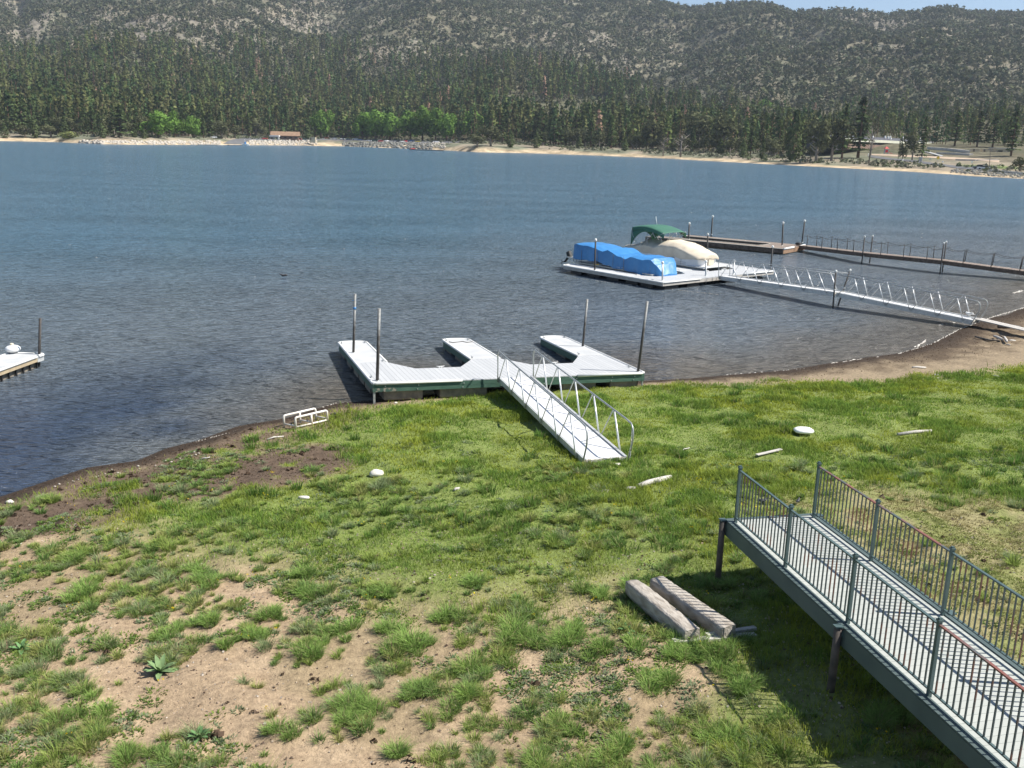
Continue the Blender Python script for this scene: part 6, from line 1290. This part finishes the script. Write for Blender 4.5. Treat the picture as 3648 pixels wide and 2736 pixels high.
for u, v, k, lb_, rz, sc in [(762, 494, 'white', 'white van left of the concrete launch', .3, van), (878, 484, 'white', 'white car at the top of the concrete launch', .1, (1, 1, 1)), (944, 497, 'red', 'red car left of the small grey hut', .6, (1, 1, 1)), (1022, 498, 'white', 'white pickup in front of the brown roofed building', .05, (1.25, 1.1, 1.2)),
        (1066, 499, 'red', 'low red car right of the white pickup', .0, (1, 1, 1)), (1083, 499, 'dark green', 'dark car just left of the cream hut', .2, (1, 1, 1)), (1166, 495, 'red', 'dark red car under the oval cottonwood', .1, (1, 1, 1)), (1192, 497, 'silver', 'silver van right of the dark red car', .1, van), (1220, 498, 'white', 'white car under the pale green cottonwood', .8, (1, 1, 1)),
        (1240, 499, 'white', 'second white car under the pale green cottonwood', .7, (1, 1, 1)), (1266, 500, 'white', 'big white van at the left end of the dark rock bank', .3, (1.2, 1.1, 1.45)), (1282, 501, 'blue', 'dark blue car hugging the white van', .2, (1, 1, 1)), (1314, 504, 'white', 'white car under the first cottonwood clump', .0, (1, 1, 1)), (1335, 505, 'dark green', 'dark green car next to the white one in the shade', .0, van),
        (1356, 506, 'red', 'bright red car in the middle of the row', .2, (1, 1, 1)), (1378, 505, 'white', 'white sedan right of the bright red car', 1.2, (1, 1, 1)), (1408, 505, 'grey', 'grey car in the gap between the tree clumps', .2, (1, 1, 1)), (1420, 507, 'black', 'black car parked beside the gap', .1, (1, 1, 1)), (1433, 507, 'white', 'white car left of a red one, right of the gap', .3, (1, 1, 1)), (1444, 506, 'red', 'red car touching a white one right of the gap', 1.2, (1, 1, 1)),
        (1463, 506, 'blue', 'dark blue pickup under the second cottonwood clump', .1, (1.2, 1.1, 1.3)), (1476, 505, 'black', 'black pickup in the deep shade of the second clump', .1, (1.2, 1.1, 1.2)), (1488, 507, 'yellow', 'small yellow car under the second cottonwood clump', .1, (.9, .9, .8)), (1554, 508, 'white', 'white car at the right end of the row, beside the small beach', .2, (1.1, 1, 1.1)),
        (1548, 506, 'black', 'black car right behind the last white one', .1, (1, 1, 1)), (3488, 603, 'grey', 'dark grey car parked beside the road wall at the right', -.35, (1.1, 1.1, 1.1)), (3503, 605, 'white', 'white car close behind the dark grey one at the right', -.35, (1, 1, 1))]:
    car(u, v, k, lb_, rz, sc)
# launch docks and a boat
def far_dock(u0, v0, u1, v1, w, label, m):
    a, b_ = G(u0, v0, .4), G(u1, v1, .4); fr = Frame(a, b_ - a); L_ = np.linalg.norm(b_ - a); P = fr.empty('launch_dock'); tag(P, label, 'dock', 'docks of the far landing')
    MB().box((L_ / 2, w / 2, 0), (L_, w, .12)).build('deck', m, P); MB().box((L_ / 2, w / 2, -.24), (L_ - .6, w - .3, .34)).build('float', M['black'], P)
far_dock(708, 514.5, 776, 515.5, 2.2, 'pale launch dock left of the concrete ramp', M['pale_conc']); far_dock(818, 516, 866, 516, 2.2, 'pale launch dock at the foot of the concrete ramp', M['pale_conc']); far_dock(1456, 532, 1578, 535.5, 3, 'long dark dock in front of the shaded rock bank', M['rock_dark'])
q = G(874, 517, 0); e = empty('motor_boat', q, .5); mb = MB(); st = [(x, [(-w_, .9), (-w_ * .8, .1), (0, -.15), (w_ * .8, .1), (w_, .9)]) for x, w_ in ((-2.6, 1.05), (-1, 1.15), (1, 1.05), (2.2, .6), (2.9, .05))]; vs, fs = loft(st); mb.add(vs, fs, True); mb.build('hull', M['white_paint'], e); MB().prism([(-2.5, -.95), (1.4, -.95), (2.4, -.3), (2.4, .3), (1.4, .95), (-2.5, .95)], .8, .88).build('deck', M['white_paint'], e); MB().add([(-.6, -.8, .85), (.8, -.8, .85), (.8, .8, .85), (-.6, .8, .85), (-.5, -.7, 2.4), (.3, -.7, 2.4), (.3, .7, 2.4), (-.5, .7, 2.4)], [(0, 1, 5, 4), (1, 2, 6, 5), (2, 3, 7, 6), (3, 0, 4, 7), (4, 5, 6, 7)]).build('cabin', M['blue_tarp'], e); MB().tube([(-.2, 0, 2.4), (-.4, 0, 4.4)], .06, 6).build('mast', M['white_paint'], e); tag(e, 'white motor boat with a blue cabin at the foot of the launch', 'boat')
q = G(1470, 531, .5); e = empty('kayak', q, .1); MB().tube([(-2, 0, .15), (-1.2, 0, .2), (0, 0, .22), (1.2, 0, .2), (2, 0, .15)], [.03, .3, .38, .3, .03], 8).build('hull', rd, e); MB().ball((0, 0, .55), .3, sq=(1.2, .6, .3)).build('cockpit_rim', M['black'], e); tag(e, 'red kayak on the long dark dock', 'kayak')
q = hit(1599, 513); e = empty('marker_post', q); MB().box((0, 0, .8), (.8, .8, 1.8)).build('post', M['pale_conc'], e); MB().box((0, 0, 1.75), (1, 1, .15)).build('cap', M['pale_conc'], e); tag(e, 'pale square post standing on the small beach', 'post')

# ------------------------------------------------------------------ haze
HZ = MB().box((0, 2050, 60), (9000, 4500, 1300)).build('haze', M['foam']); hzm = bpy.data.materials.new('haze'); hzm.use_nodes = True; nt = hzm.node_tree; nt.nodes.clear(); out = nt.nodes.new('ShaderNodeOutputMaterial'); pv = nt.nodes.new('ShaderNodeVolumePrincipled')
pv.inputs['Color'].default_value = (.72, .84, 1.0, 1); pv.inputs['Density'].default_value = .00008; pv.inputs['Anisotropy'].default_value = .2; nt.links.new(pv.outputs[0], out.inputs['Volume']); HZ.data.materials[0] = hzm; tag(HZ, kind='stuff'); HZ['label'] = 'thin pale haze in the air over the lake and hills'
